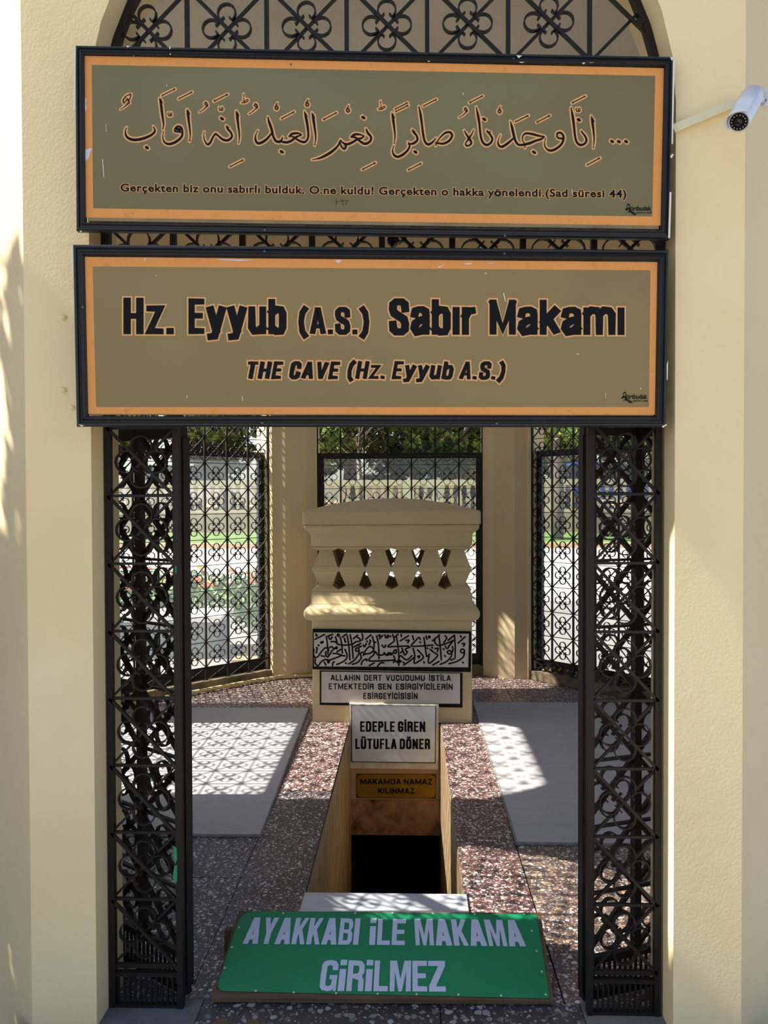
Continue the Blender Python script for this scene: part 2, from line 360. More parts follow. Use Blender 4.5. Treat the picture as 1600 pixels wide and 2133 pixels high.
# the cut for the worn patch of cement in the floor, kerbs under the seven windows
for i in range(1, 8):
    n, t = side_frame(i); b = B(); vs = []
    for z in (0.0, 0.075):
        for u, R in ((-AW, RO-0.02), (AW, RO-0.02), (AW, RI+0.02), (-AW, RI+0.02)):
            q = OC + n*R + t*u; vs.append((q.x, q.y, z))
    b.add(vs, [(0, 3, 2, 1), (4, 5, 6, 7), (0, 1, 5, 4), (1, 2, 6, 5), (2, 3, 7, 6), (3, 0, 4, 7)])
    o = b.build('trim_%d' % i, 'kerb'); o['kind'] = 'structure'

# ------------------------------------------------------------------ stairwell and cave
st = thing('trim_stairwell', None, None); st['kind'] = 'structure'
b = B(); th = 0.08
b.box(SX0-th, SX0+0.003, SY0-0.24, SY1+0.02, -2.6, -0.013); b.build('side_wall', 'stair', st)
B().box(SX1-0.003, SX1+th, SY0-0.24, SY1+0.02, -2.6, -0.013).build('side_wall', 'stair', st)
B().box(SX0-th, SX1+th, SY0-0.34, SY0-0.25, -2.6, -0.013).build('end_wall', 'stair', st)
B().box(SX0, SX1, SY1, SY1+0.16, -0.55, -0.013).build('lintel', 'lintel_hi', st)
B().box(SX0, SX1, SY1-0.014, SY1+0.16, -0.80, -0.551).build('lintel', 'lintel', st)
for k in range(9):
    y0 = SY0-0.24 + k*0.27; z1 = -0.22 - k*0.24
    B().box(SX0, SX1, y0, min(y0+0.29, SY1+0.3), z1-0.25, z1).build('step', 'stair', st)
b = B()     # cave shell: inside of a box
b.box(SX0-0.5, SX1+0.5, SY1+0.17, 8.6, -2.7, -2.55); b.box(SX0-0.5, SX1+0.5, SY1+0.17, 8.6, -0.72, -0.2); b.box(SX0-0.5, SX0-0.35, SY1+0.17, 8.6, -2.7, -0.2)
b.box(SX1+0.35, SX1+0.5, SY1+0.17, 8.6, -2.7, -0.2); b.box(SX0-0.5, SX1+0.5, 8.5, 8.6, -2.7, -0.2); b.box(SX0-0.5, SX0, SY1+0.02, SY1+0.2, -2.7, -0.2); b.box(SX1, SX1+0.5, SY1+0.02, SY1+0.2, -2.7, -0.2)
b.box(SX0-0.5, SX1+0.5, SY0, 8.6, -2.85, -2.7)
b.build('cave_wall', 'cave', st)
o = B().box(SX0, SX1+0.006, SY0-0.235, SY0, -0.05, 0.012).build('marble_sill', 'marble'); tag(o, 'white marble sill slab at the top of the stairwell behind the green sign', 'sill')

# ------------------------------------------------------------------ iron lattice
def strip(b, pts, wd, th):      # flat strip standing on edge: pts (x,z), depth wd (y), thickness th
    rs = []
    for i, p in enumerate(pts):
        a = Vector(pts[max(i-1, 0)]); c = Vector(pts[min(i+1, len(pts)-1)]); d = (c-a).normalized(); n = Vector((-d.y, d.x))*th/2
        rs.append([(p[0]-n.x, -wd/2, p[1]-n.y), (p[0]+n.x, -wd/2, p[1]+n.y), (p[0]+n.x, wd/2, p[1]+n.y), (p[0]-n.x, wd/2, p[1]-n.y)])
    b.rings(rs)
def clover_mesh(r, off, wd, th, n=12):
    b = B()
    for q in range(4):
        a0 = q*pi/2; cx, cz = off*cos(a0), off*sin(a0); pts = []
        g0 = radians(142)
        pts.append((cx + r*0.55*cos(a0+pi+0.55), cz + r*0.55*sin(a0+pi+0.55)))
        for k in range(n+1):
            a = a0 - g0 + 2*g0*k/n; pts.append((cx + r*cos(a), cz + r*sin(a)))
        pts.append((cx + r*0.55*cos(a0+pi-0.55), cz + r*0.55*sin(a0+pi-0.55)))
        strip(b, pts, wd, th)
    return fixn(mesh('clover', b.v, b.f, 'iron'))
CL_BIG = clover_mesh(0.0345, 0.046, 0.016, 0.0038)
CL_SM = clover_mesh(0.0290, 0.046, 0.013, 0.0052, 10)
CL_ARCH = clover_mesh(0.0275, 0.047, 0.014, 0.0045)
def seg_in(p, q, inside, n=90):      # longest run of segment pq inside region
    runs = []; cur = None
    for k in range(n+1):
        t = k/n; x = p[0]+(q[0]-p[0])*t; z = p[1]+(q[1]-p[1])*t
        if inside(x, z):
            if cur is None: cur = [t, t]
            cur[1] = t
        elif cur: runs.append(cur); cur = None
    if cur: runs.append(cur)
    if not runs: return None
    r = max(runs, key=lambda c: c[1]-c[0])
    if r[1]-r[0] < 0.03: return None
    f = lambda t: (p[0]+(q[0]-p[0])*t, p[1]+(q[1]-p[1])*t)
    return f(r[0]), f(r[1])
def lattice(par, x0, cw, nc, z0, ch, nr, inside, cl, vb=0.014, hb=0.006, d1=0.008, d2=0.005, y=0.0, cull=lambda x, z: True, vends=(0, 0), thin=0.010):
    x1 = x0+cw*nc; z1 = z0+ch*nr
    for k in range(nc+1):
        s = seg_in((x0+k*cw, z0-vends[0]), (x0+k*cw, z1+vends[1]), inside)
        if s: B().bar((s[0][0], y, s[0][1]), (s[1][0], y, s[1][1]), vb, vb).build('vertical_bar', 'iron', par)
    for k in range(nr+1):
        s = seg_in((x0, z0+k*ch), (x1, z0+k*ch), inside)
        if s: B().bar((s[0][0], y, s[0][1]), (s[1][0], y, s[1][1]), hb if k else 0.014, thin).build('horizontal_bar', 'iron', par)
    for sgn, dw, yo in ((1, d2, 0.007), (-1, d1, -0.007)):
        for k in range(-nr, nc+1):
            if sgn == 1: a = (x0+k*cw, z0); e = (x0+(k+nr)*cw, z1)
            else: a = (x0+k*cw, z1); e = (x0+(k+nr)*cw, z0)
            # clip to [x0,x1]
            t0 = max(0.0, (x0-a[0])/(e[0]-a[0])); t1 = min(1.0, (x1-a[0])/(e[0]-a[0]))
            if t1 - t0 < 1e-3: continue
            p = (a[0]+(e[0]-a[0])*t0, a[1]+(e[1]-a[1])*t0); q = (a[0]+(e[0]-a[0])*t1, a[1]+(e[1]-a[1])*t1)
            s = seg_in(p, q, inside)
            if s: B().bar((s[0][0], y+yo, s[0][1]), (s[1][0], y+yo, s[1][1]), dw, thin).build('diagonal_bar', 'iron', par)
    for i in range(nc):
        for j in range(nr):
            x = x0+(i+0.5)*cw; z = z0+(j+0.5)*ch
            if all(inside(x+dx, z+dz) for dx, dz in ((0.07, 0), (-0.07, 0), (0, 0.07), (0, -0.07))) and cull(x, z):
                link('clover', cl, par, (x, y, z), None, (min(1, cw/0.205), 1, 1))
# seven window grilles with the dark frames and dusty panes behind them
G_LABEL = {'front_right': 'black iron lattice grille in the arch on the near right, behind the right gate', 'right': 'black iron lattice grille in the right hand side arch of the pavilion',
 'back_right': 'black iron lattice grille of clover rings right of the right cream pillar', 'back': 'black iron lattice grille of clover rings behind the cream pier, facing the front',
 'back_left': 'black iron lattice grille of clover rings left of the left cream pillar', 'left': 'black iron lattice grille in the left hand side arch of the pavilion',
 'front_left': 'black iron lattice grille in the arch on the near left, behind the left gate'}
for i in range(1, 8):
    n, t = side_frame(i); a = AW; zs = zs_of(i)
    rot = (0, 0, atan2(t.y, t.x))
    q = OC + n*2.385
    gr = thing('iron_grille', G_LABEL[SIDES[i]], 'grille', (q.x, q.y, 0.076), rot, 'iron grilles in the pavilion arches')
    zb = 0.076
    ins = lambda x, z: abs(x) <= a+1e-6 and z >= -1e-6 and (z+zb <= zs or x*x + (z+zb-zs)**2 <= a*a)
    lattice(gr, -a+0.0, 2*a/7, 7, 0.18-zb, 0.2135, 16, ins, CL_SM, vb=0.014, hb=0.0055, d1=0.0085, d2=0.006, vends=(0.10, 0))
    for k in range(7):      # the short bottom row
        x = -a + (k+0.5)*2*a/7
        b = B(); b.bar((x-0.1, 0, 0), (x+0.1, 0, 0.18-zb), 0.004, 0.01); b.build('diagonal_bar', 'iron', gr)
        b = B(); b.bar((x-0.1, 0, 0.18-zb), (x+0.1, 0, 0), 0.004, 0.01); b.build('diagonal_bar', 'iron', gr)
    fp = arch_pts(a-0.006, zs-zb, 16); b = B(); pts = [(a-0.006, 0)] + fp + [(-a+0.006, 0)]
    strip(b, pts, 0.02, 0.012); b.build('grille_frame', 'iron', gr)
    q = OC + n*2.47
    wf = link('window_%d' % i, None, None, (q.x, q.y, 0.076), rot); wf['kind'] = 'structure'
    zt = 2.0 - zb
    for nm, bx in (('frame_post', (-a+0.001, -a+0.055)), ('frame_post', (a-0.055, a-0.001))):
        B().box(bx[0], bx[1], -0.02, 0.02, 0, zt).build(nm, 'iron2', wf)
    B().box(-a+0.056, a-0.056, -0.02, 0.02, zt-0.055, zt).build('frame_rail', 'iron2', wf)
    B().box(-a+0.056, a-0.056, -0.02, 0.02, 0.0, 0.085).build('frame_rail', 'iron2', wf)
    B().box(-a+0.056, a-0.056, -0.002, 0.002, 0.086, zt-0.056).build('pane', 'glass', wf)
# front: arch lattice, transom lattice, side panels, gate leaves
YG = 2.515
zs = ZS
fx0, fx1 = -0.949, 0.775
ins = lambda x, z: z <= zs or (x+0.087)**2 + (z-zs)**2 <= (AF-0.012)**2
ag = thing('arch_grille', 'black iron lattice filling the arch above the upper sign', 'grille', (0, YG, 0))
X0 = at(390, 60, YG).x; cw = 0.2455
zc = at(478, 60, YG).z; z0 = zc - cw/2
lattice(ag, X0-3*cw, cw, 7+3, z0, cw, 4, lambda x, z: ins(x, z) and fx0 < x < fx1, CL_ARCH, vb=0.013, hb=0.008, d1=0.010, d2=0.008)
b = B(); pts = [(fx1-0.008, 2.70)] + [(x-0.087, z) for x, z in arch_pts(AF-0.012, zs, 28)] + [(fx0+0.008, 2.70)]
strip(b, pts, 0.03, 0.02); b.build('arch_rim', 'iron', ag)
b = B().bar((fx0, 0, z0-0.012), (fx1, 0, z0-0.012), 0.022, 0.024); b.build('rail', 'iron', ag)
tg = thing('transom_grille', 'black iron lattice seen in the gap between the two framed signs', 'grille', (0, YG, 0))
pc = 0.2148; tx0 = -0.941
lattice(tg, tx0, pc, 8, 1.84, 0.2035, 5, lambda x, z: fx0 <= x <= fx1, CL_BIG, vb=0.018, hb=0.008, d1=0.009, d2=0.009)
B().bar((fx0, 0, 1.838), (fx1, 0, 1.838), 0.026, 0.03).build('rail', 'iron', tg)
for x in (fx0+0.014, fx1-0.012): B().bar((x, 0, 1.82), (x, 0, 2.85), 0.024, 0.026).build('post', 'iron', tg)
def side_panel(x0, x1, xp, label):      # x0..x1 cell, xp centre of the gate post
    p = thing('gate_side_panel', label, 'railing', (0, YG, 0), (0, 0, 0), 'narrow fixed panels beside the gate')
    lo, hi = min(x0, x1), max(x0, x1)
    lattice(p, lo, hi-lo, 1, 0.130, 0.2108, 8, lambda x, z: True, CL_BIG, vb=0.010, hb=0.008, d1=0.009, d2=0.007)
    B().bar((xp, 0, 0.0), (xp, 0, 1.822), 0.018, 0.026).build('post', 'iron', p)
    e = lo if abs(xp-hi) < abs(xp-lo) else hi
    B().bar((e, 0, 0.0), (e, 0, 1.822), 0.018, 0.024).build('post', 'iron', p)
    B().bar((lo, 0, 0.105), (hi, 0, 0.105), 0.012, 0.02).build('rail', 'iron', p)
    B().bar((lo, 0, -0.002+0.006), (hi, 0, 0.004), 0.010, 0.02).build('rail', 'iron', p)
    for k in range(1, 12):
        x = lo + (hi-lo)*k/12; B().bar((x, 0, 0.006), (x, 0, 0.105), 0.0055, 0.008).build('picket', 'iron', p)
side_panel(-0.936, -0.730, -0.7215, 'narrow black iron lattice panel fixed left of the gateway')
side_panel(0.758, 0.561, 0.552, 'narrow black iron lattice panel fixed right of the gateway')
def leaf(hx, hy, dx, dy, cwid, label):
    L_ = 2*cwid; rot = atan2(dy, dx)
    p = thing('gate_leaf', label, 'gate', (hx, hy, 0), (0, 0, rot), 'leaves of the iron gate')
    lattice(p, 0.0, cwid, 2, 0.135, 0.2105, 8, lambda x, z: True, CL_BIG, vb=0.008, hb=0.008, d1=0.013, d2=0.013, thin=0.014)
    for x, wv_ in ((0.006, 0.022), (cwid, 0.024), (L_-0.012, 0.024)):
        B().bar((x, 0, 0.02 if x != cwid else 0.135), (x, 0, 1.822), wv_, 0.026).build('stile', 'iron', p)
    B().bar((0, 0, 1.812), (L_, 0, 1.812), 0.045, 0.026).build('rail', 'iron', p)
    B().bar((0, 0, 0.135), (L_, 0, 0.135), 0.022, 0.022).build('rail', 'iron', p)
    B().bar((0, 0, 0.026), (L_, 0, 0.026), 0.026, 0.024).build('rail', 'iron', p)
    for k in range(1, 20):
        x = L_*k/20; B().bar((x, 0, 0.035), (x, 0, 0.13), 0.006, 0.008).build('picket', 'iron', p)
    # hinge side channel
    B().bar((-0.0085, -0.004, 0.045), (-0.0085, -0.004, 1.79), 0.006, 0.026).build('hinge_channel', 'iron', p)
    return p
leaf(-0.713, 2.556, -0.814, 0.581, 0.225, 'left leaf of the black iron gate, swung inwards behind the left panel')
leaf(0.541, 2.562, 0.93, 0.335, 0.1955, 'right leaf of the black iron gate, swung inwards behind the right panel')

# ------------------------------------------------------------------ flat print helpers: a plane, photographed pixels -> points just above it
class Plane:
    def __init__(s, p, n, parent): s.p = Vector(p); s.n = Vector(n).normalized(); s.par = parent
    def pt(s, x, y, lift): return on_plane(x, y, s.p + s.n*lift, s.n)
    def poly(s, name, polys, m, lift, parent=None):
        b = B(); parent = parent or s.par; mi = parent.matrix_world.inverted()
        for q_, pl in enumerate(polys):
            if name == 'lettering': lift += 1e-5
            b.add([mi @ s.pt(x, y, lift) for x, y in pl], [tuple(range(len(pl)))])
        me = mesh(name, b.v, b.f, m)
        return link(name, me, parent)
def font_mesh(txt, off, space=1.0):
    cu = bpy.data.curves.new('lettering', 'FONT'); cu.body = txt; cu.size = 1.0; cu.offset = off; cu.space_character = space; cu.resolution_u = 4
    o = bpy.data.objects.new('lettering', cu); COL.objects.link(o)
    dg = bpy.context.evaluated_depsgraph_get(); me = bpy.data.meshes.new_from_object(o.evaluated_get(dg))
    bpy.data.objects.remove(o); bpy.data.curves.remove(cu); return me
def lettering(pl, txt, box, m='ink', off=0.0, outline=0.0, space=1.0, shear=0.0, lift=0.0012, slope=0.0, om='outline', split=None, oname='lettering_outline'):
    x0, y0, x1, y1 = box      # pixel box that the dark letters fill
    me = font_mesh(txt, off, space)
    vs = [v.co.copy() for v in me.vertices]
    for v in vs: v.x += shear*v.y
    ax, bx = min(v.x for v in vs), max(v.x for v in vs); ay, by = min(v.y for v in vs), max(v.y for v in vs)
    def put(me, mt, lf, name):
        mi = pl.par.matrix_world.inverted()
        for v in me.vertices:
            x = v.co.x + shear*v.co.y; u = (x-ax)/(bx-ax); q = (by-v.co.y)/(by-ay)
            px = x0+(x1-x0)*u; py = y0+(y1-y0)*q + slope*(px-x0)
            v.co = mi @ pl.pt(px, py, lf)
        me.materials.clear(); me.materials.append(M[mt]); return link(name, me, pl.par)
    if outline: put(font_mesh(txt, off+outline, space), om, lift*0.5, oname)
    return put(me, m, lift, 'lettering')
def catmull(pts, k=6):
    if len(pts) < 3: return pts
    P = [pts[0]] + list(pts) + [pts[-1]]; out = []
    for i in range(1, len(P)-2):
        for s in range(k):
            t = s/k; out.append(tuple(0.5*((2*P[i][j]) + (-P[i-1][j]+P[i+1][j])*t + (2*P[i-1][j]-5*P[i][j]+4*P[i+1][j]-P[i+2][j])*t*t + (-P[i-1][j]+3*P[i][j]-3*P[i+1][j]+P[i+2][j])*t**3) for j in range(3)))
    out.append(pts[-1]); return out
def pen(pl, strokes, m, lift, grow=0.0, name='calligraphy', smooth=True):
    b = B(); mi = pl.par.matrix_world.inverted(); tr = lambda x, y: mi @ pl.pt(x, y, lift)
    for st_ in strokes:
        lift += 0.6e-6 if len(strokes) > 40 else 1e-5
        c = catmull(st_) if smooth else st_
        Ls, Rs = [], []
        for i, (x, y, wd) in enumerate(c):
            xa, ya, _ = c[max(i-1, 0)]; xb, yb, _ = c[min(i+1, len(c)-1)]; d = math.hypot(xb-xa, yb-ya) or 1
            nx, ny = -(yb-ya)/d, (xb-xa)/d; h = max(wd, 0.2)/2 + grow
            Ls.append(tr(x+nx*h, y+ny*h)); Rs.append(tr(x-nx*h, y-ny*h))
        n = len(c); b.add(Ls+Rs, [(i, i+1, n+i+1, n+i) for i in range(n-1)])
        for (x, y, wd) in (c[0], c[-1]):
            h = max(wd, 0.2)/2 + grow; b.add([tr(x+h*cos(k*pi/5), y+h*sin(k*pi/5)) for k in range(10)], [tuple(range(10))])
    o = link(name, mesh(name, b.v, b.f, m), pl.par)
    if len(strokes) > 40: o['kind'] = 'stuff'
    return o

XH = 0.745
GL_ = {      # centre lines of heavy condensed letters: width, strokes
 'H': (1, [[(0, 0), (0, 1)], [(1, 0), (1, 1)], [(0, .5), (1, .5)]]), 'z': (.82, [[(0, XH), (1, XH), (0, 0), (1, 0)]]), 'Z': (.9, [[(0, 1), (1, 1), (0, 0), (1, 0)]]),
 'E': (.78, [[(1, 1), (0, 1), (0, 0), (1, 0)], [(0, .52), (.85, .52)]]), 'F': (.75, [[(1, 1), (0, 1), (0, 0)], [(0, .5), (.85, .5)]]), 'L': (.72, [[(0, 1), (0, 0), (1, 0)]]),
 'y': (.95, [[(0, XH), (.5, .02)], [(1, XH), (.5, .02), (.38, -.17), (.0, -.19)]]), 'u': (.88, [[(0, XH), (0, .14), (.22, .01), (.6, .02), (1, .14)], [(1, XH), (1, 0)]]),
 'b': (.88, [[(0, 1), (0, 0)], [(0, .62), (.4, XH), (.85, XH-.02), (1, .60), (1, .14), (.85, .01), (.4, 0), (0, .12)]]),
 'S': (.95, [[(1, .74), (.96, .92), (.75, 1.0), (.25, 1.0), (.03, .91), (0, .76), (.12, .62), (.88, .42), (1, .26), (.97, .09), (.75, 0), (.25, 0), (.04, .09), (0, .28)]]),
 'a': (.88, [[(0, .56), (.08, .70), (.35, XH), (.7, XH), (.95, .68), (1, .56), (1, 0)], [(1, .44), (.45, .38), (.08, .28), (0, .13), (.2, 0), (.6, .03), (1, .16)]]),
 'ı': (0, [[(0, XH), (0, 0)]]), 'I': (0, [[(0, 1), (0, 0)]]), 'İ': (0, [[(0, 1), (0, 0)], [(0, 1.24), (0, 1.22)]]), 'r': (.55, [[(0, XH), (0, 0)], [(0, .52), (.45, .70), (1, .72)]]),
 'M': (1.35, [[(0, 0), (0, 1)], [(0, 1), (.5, .06), (1, 1)], [(1, 1), (1, 0)]]), 'N': (1, [[(0, 0), (0, 1)], [(0, 1), (1, 0)], [(1, 0), (1, 1)]]),
 'K': (.9, [[(0, 1), (0, 0)], [(1, 1), (.05, .42)], [(.36, .56), (1, 0)]]), 'Y': (.95, [[(0, 1), (.5, .46), (1, 1)], [(.5, .46), (.5, 0)]]),
 'k': (.9, [[(0, 1), (0, 0)], [(1, XH), (.05, .30)], [(.38, .46), (1, 0)]]), 'm': (1.75, [[(0, XH), (0, 0)], [(0, .60), (.18, XH), (.4, XH-.02), (.5, .60), (.5, 0)], [(.5, .60), (.68, XH), (.9, XH-.02), (1, .60), (1, 0)]]),
 'A': (1, [[(0, 0), (.43, 1), (.57, 1), (1, 0)], [(.22, .26), (.78, .26)]]), 'V': (1, [[(0, 1), (.43, 0), (.57, 0), (1, 1)]]), 'T': (.9, [[(0, 1), (1, 1)], [(.5, 1), (.5, 0)]]),
 'C': (.9, [[(1, .70), (.95, .90), (.72, 1), (.28, 1), (.04, .9), (0, .74), (0, .26), (.04, .1), (.28, 0), (.72, 0), (.95, .1), (1, .30)]]),
 'G': (.95, [[(1, .72), (.95, .90), (.72, 1), (.28, 1), (.04, .9), (0, .74), (0, .26), (.04, .1), (.28, 0), (.72, 0), (1, .12), (1, .44), (.55, .44)]]),
 'D': (.95, [[(0, 1), (0, 0), (.6, 0), (.92, .08), (1, .26), (1, .74), (.92, .92), (.6, 1), (0, 1)]]), 'P': (.88, [[(0, 0), (0, 1), (.7, 1), (.96, .92), (1, .76), (.96, .58), (.7, .48), (0, .48)]]),
 'R': (.92, [[(0, 0), (0, 1), (.7, 1), (.96, .92), (1, .76), (.96, .58), (.7, .50), (0, .50)], [(.62, .5), (.92, .40), (1, .22), (1, 0)]]),
 'U': (.95, [[(0, 1), (0, .26), (.06, .08), (.3, 0), (.7, 0), (.94, .08), (1, .26), (1, 1)]]), 'Ü': (.95, [[(0, 1), (0, .26), (.06, .08), (.3, 0), (.7, 0), (.94, .08), (1, .26), (1, 1)], [(.2, 1.26), (.2, 1.24)], [(.8, 1.26), (.8, 1.24)]]),
 'Ö': (.95, [[(.5, 0), (.28, 0), (.04, .1), (0, .26), (0, .74), (.04, .9), (.28, 1), (.72, 1), (.96, .9), (1, .74), (1, .26), (.96, .1), (.72, 0), (.5, 0)], [(.2, 1.26), (.2, 1.24)], [(.8, 1.26), (.8, 1.24)]]),
 '(': (.42, [[(1, 1.04), (.3, .85), (0, .45), (.3, .02), (1, -.18)]]), ')': (.42, [[(0, 1.04), (.7, .85), (1, .45), (.7, .02), (0, -.18)]]), '.': (0, [[(0, .02), (0, -.0)]])}
def ribbon(pts, hx, hy, grow):      # mitred band around a polyline, hx/hy half widths for vertical/horizontal runs
    n = len(pts); Ls, Rs = [], []; closed = n > 3 and pts[0] == pts[-1]
    nr = []
    for i in range(n-1):
        dx, dy = pts[i+1][0]-pts[i][0], pts[i+1][1]-pts[i][1]; l = math.hypot(dx, dy) or 1; dx /= l; dy /= l
        nr.append((-dy, dx, abs(dy)*hx + abs(dx)*hy + grow, dx, dy))
    for i in range(n):
        a = nr[i-1] if i > 0 else (nr[-1] if closed else nr[0]); b = nr[i] if i < n-1 else (nr[0] if closed else nr[-1])
        x, y = pts[i]
        if not closed and i == 0: x -= b[3]*(hy + grow if abs(b[4]) > abs(b[3]) else hx*0.9+grow); y -= b[4]*(hy+grow if abs(b[4]) > abs(b[3]) else hx*0.9+grow)
        if not closed and i == n-1: x += a[3]*(hy + grow if abs(a[4]) > abs(a[3]) else hx*0.9+grow); y += a[4]*(hy+grow if abs(a[4]) > abs(a[3]) else hx*0.9+grow)
        mx, my = a[0]+b[0], a[1]+b[1]; ml = math.hypot(mx, my) or 1; mx /= ml; my /= ml
        h = (a[2]+b[2])/2; c = max(0.62, mx*b[0]+my*b[1]); h /= c
        Ls.append((x+mx*h, y+my*h)); Rs.append((x-mx*h, y-my*h))
    return Ls, Rs
def heavy_text(pl, txt, box, wx, wy, m='ink', outline=0.0, gap=2.0, shear=0.0, slope=0.0, word=0.5, lift=0.0016, om='outline'):
    # box = left, top (cap line), right, bottom (base line) in pixels; wx, wy = stem and bar widths in pixels
    x0, yt, x1, yb = box; W = [(-word if c == ' ' else GL_[c][0]) for c in txt]
    fixed = sum(0 if c == ' ' else wx+gap for c in txt) - gap; flex = sum(abs(w_) for w_ in W); un = (x1-x0-fixed)/flex
    H_ = (yb-yt)-wy
    for pass_, mt, grow, lf in ((0, om, outline, lift*0.5), (1, m, 0.0, lift)):
        if pass_ == 0 and not outline: continue
        b = B(); mi = pl.par.matrix_world.inverted(); X = x0
        for c in txt:
            if c == ' ': X += word*un; continue
            w_, strokes = GL_[c]
            for s_ in strokes:
                lf += 1.5e-5
                cps = [(X+wx/2+p[0]*w_*un + shear*p[1]*H_, yb-wy/2-p[1]*H_) for p in s_]
                Ls, Rs = ribbon(cps, wx/2, wy/2, grow); n = len(Ls)
                if c in 'AMVNKkzZ': Ls, Rs = ([(q[0], min(max(q[1], yt-grow), yb+grow)) for q in Z_] for Z_ in (Ls, Rs))
                tp = lambda q: mi @ pl.pt(q[0], q[1]+slope*(q[0]-x0), lf)
                b.add([tp(q) for q in Ls+Rs], [(i, i+1, n+i+1, n+i) for i in range(n-1)])
            X += wx + w_*un + gap
        link('lettering' if pass_ else 'lettering_outline', mesh('lettering', b.v, b.f, mt), pl.par)

# ------------------------------------------------------------------ the two framed signs
def framed_sign(name, label, X, Y, Z, wd, ht, a, bt, c, thick=0.024, fw=0.037):
    Mx = Matrix.Translation((X, Y, Z)) @ (Matrix.Rotation(a, 4, 'Z') @ Matrix.Rotation(bt, 4, 'X') @ Matrix.Rotation(c, 4, 'Y'))
    e = link(name, None); e.matrix_world = Mx; tag(e, label, 'sign', 'framed signs above the gateway')
    bpy.context.view_layer.update()
    # moulding profile: (inset from outer edge, y front)
    prof = [(0, thick), (0, 0.006), (0.004, 0.0), (0.010, 0.0), (0.012, 0.004), (0.017, 0.002), (0.021, -0.002), (0.025, 0.003), (0.028, 0.003), (0.030, 0.007), (fw-0.003, 0.007), (fw, 0.011), (fw, thick)]
    prof = [(i_*fw/0.037 if i_ < 0.034 else i_, y_) for i_, y_ in prof]; hx, hz = wd/2, ht/2
    for k in range(4):
        b = B(); rs = []
        cs = [(-1, -1), (1, -1), (1, 1), (-1, 1)]; c0, c1 = cs[k], cs[(k+1) % 4]
        for cc in (c0, c1): rs.append([(cc[0]*(hx-i_), y_, cc[1]*(hz-i_)) for i_, y_ in prof])
        b.rings(rs, True); b.build('moulding', 'frame', e)
    B().box(-hx+fw, hx-fw, 0.013, thick, -hz+fw, hz-fw).build('backing_board', 'woodedge', e)
    return e
def sign_plane(e, y):      # local y = front surface
    n = (e.matrix_world.to_3x3() @ Vector((0, -1, 0))).normalized(); return Plane(e.matrix_world @ Vector((0, y, 0)), n, e)
s1 = framed_sign('upper_sign', 'upper black framed olive sign with a line of Arabic calligraphy and a long Turkish sentence', -0.0916, 2.335, 2.6058, 1.6966, 0.5141, 0.0528, 0.0208, 0.0104, fw=0.0300)
s2 = framed_sign('lower_sign', 'lower black framed olive sign with large bold Turkish lettering and an English line', -0.0955, 2.325, 2.0534, 1.6876, 0.5061, 0.0698, 0.0346, 0.0011, fw=0.0335)
P1 = sign_plane(s1, 0.0128); P2 = sign_plane(s2, 0.0128)
def quad_ring(o, i): return [[o[0], o[1], i[1], i[0]], [o[1], o[2], i[2], i[1]], [o[2], o[3], i[3], i[2]], [o[3], o[0], i[0], i[3]]]
FO1 = [(176, 116), (1383, 142), (1376, 470), (179, 453)]; FI1 = [(191, 135), (1365, 158), (1359, 451), (194, 434)]
FO2 = [(177, 535), (1371, 546), (1368, 864), (184, 862)]; FI2 = [(193, 555), (1355, 563), (1352, 848), (200, 848)]
for P_, FO, FI, mt in ((P1, FO1, FI1, 'olive_hi'), (P2, FO2, FI2, 'olive_lo')):
    P_.poly('orange_border', quad_ring(FO, FI), 'orange', 0.0002); P_.poly('printed_panel', [FI], mt, 0.0003)
# wear: bare patches, scratches, screws
P1.poly('peeled_patch', [[(178, 311), (192, 309), (187, 318), (186, 327), (180, 334), (177, 333)], [(177, 204), (181, 206), (179, 216), (181, 224), (177, 234)]], 'peel', 0.0008)
P1.poly('scratch', [[(213, 331), (214.5, 331), (217, 369), (215.6, 369)], [(220, 258), (221, 258), (222, 274), (221, 274)], [(346.5, 176), (348, 176), (348, 181), (347, 181)], [(964, 193), (965.5, 193), (965.5, 198), (964, 198)], [(1190.5, 394), (1192, 394), (1192.5, 404), (1191.5, 404)]], 'chip', 0.0014)
P2.poly('peeled_patch', [[(448, 539.4), (530, 541), (500, 543.5), (460, 541.5)], [(965, 548), (985, 548), (978, 551.5), (970, 550)], [(912, 556), (926, 550), (920, 555), (914, 558)], [(1013, 547.5), (1035, 548), (1022, 549.5)], [(698, 541.5), (712, 541.8), (706, 548), (702, 547)], [(300, 537), (303.5, 537), (301.5, 546)]], 'peel', 0.0008)
P2.poly('scratch', [[(1048, 611), (1050, 610), (1054, 628), (1052.5, 629)], [(504, 825), (505.2, 825), (506, 835), (504.8, 835)], [(1261, 818), (1262, 818), (1262, 829), (1261, 829)], [(389, 823), (390.4, 823), (390, 829), (389, 829)], [(1010, 568), (1014, 569), (1014, 571), (1010, 570)], [(1202, 736), (1206, 737), (1205, 739), (1202, 738)], [(1333, 808), (1336, 808), (1336, 811), (1333, 810)], [(324, 573), (326, 573), (326, 575), (324, 575)]], 'chip', 0.0014)
for e, P_, lst in ((s1, sign_plane(s1, 0.0), [(1070, 122), (606, 134), (551, 479), (1052, 491)]), (s2, sign_plane(s2, 0.0), [(551, 524), (1051, 528), (546, 881), (1035, 882), (172, 640)])):
    for x, y in lst: P_.poly('screw', [[(x+2.4*cos(k*pi/5), y+2.4*sin(k*pi/5)) for k in range(10)]], 'screw', 0.0006)
P1f = sign_plane(s1, -0.0005)
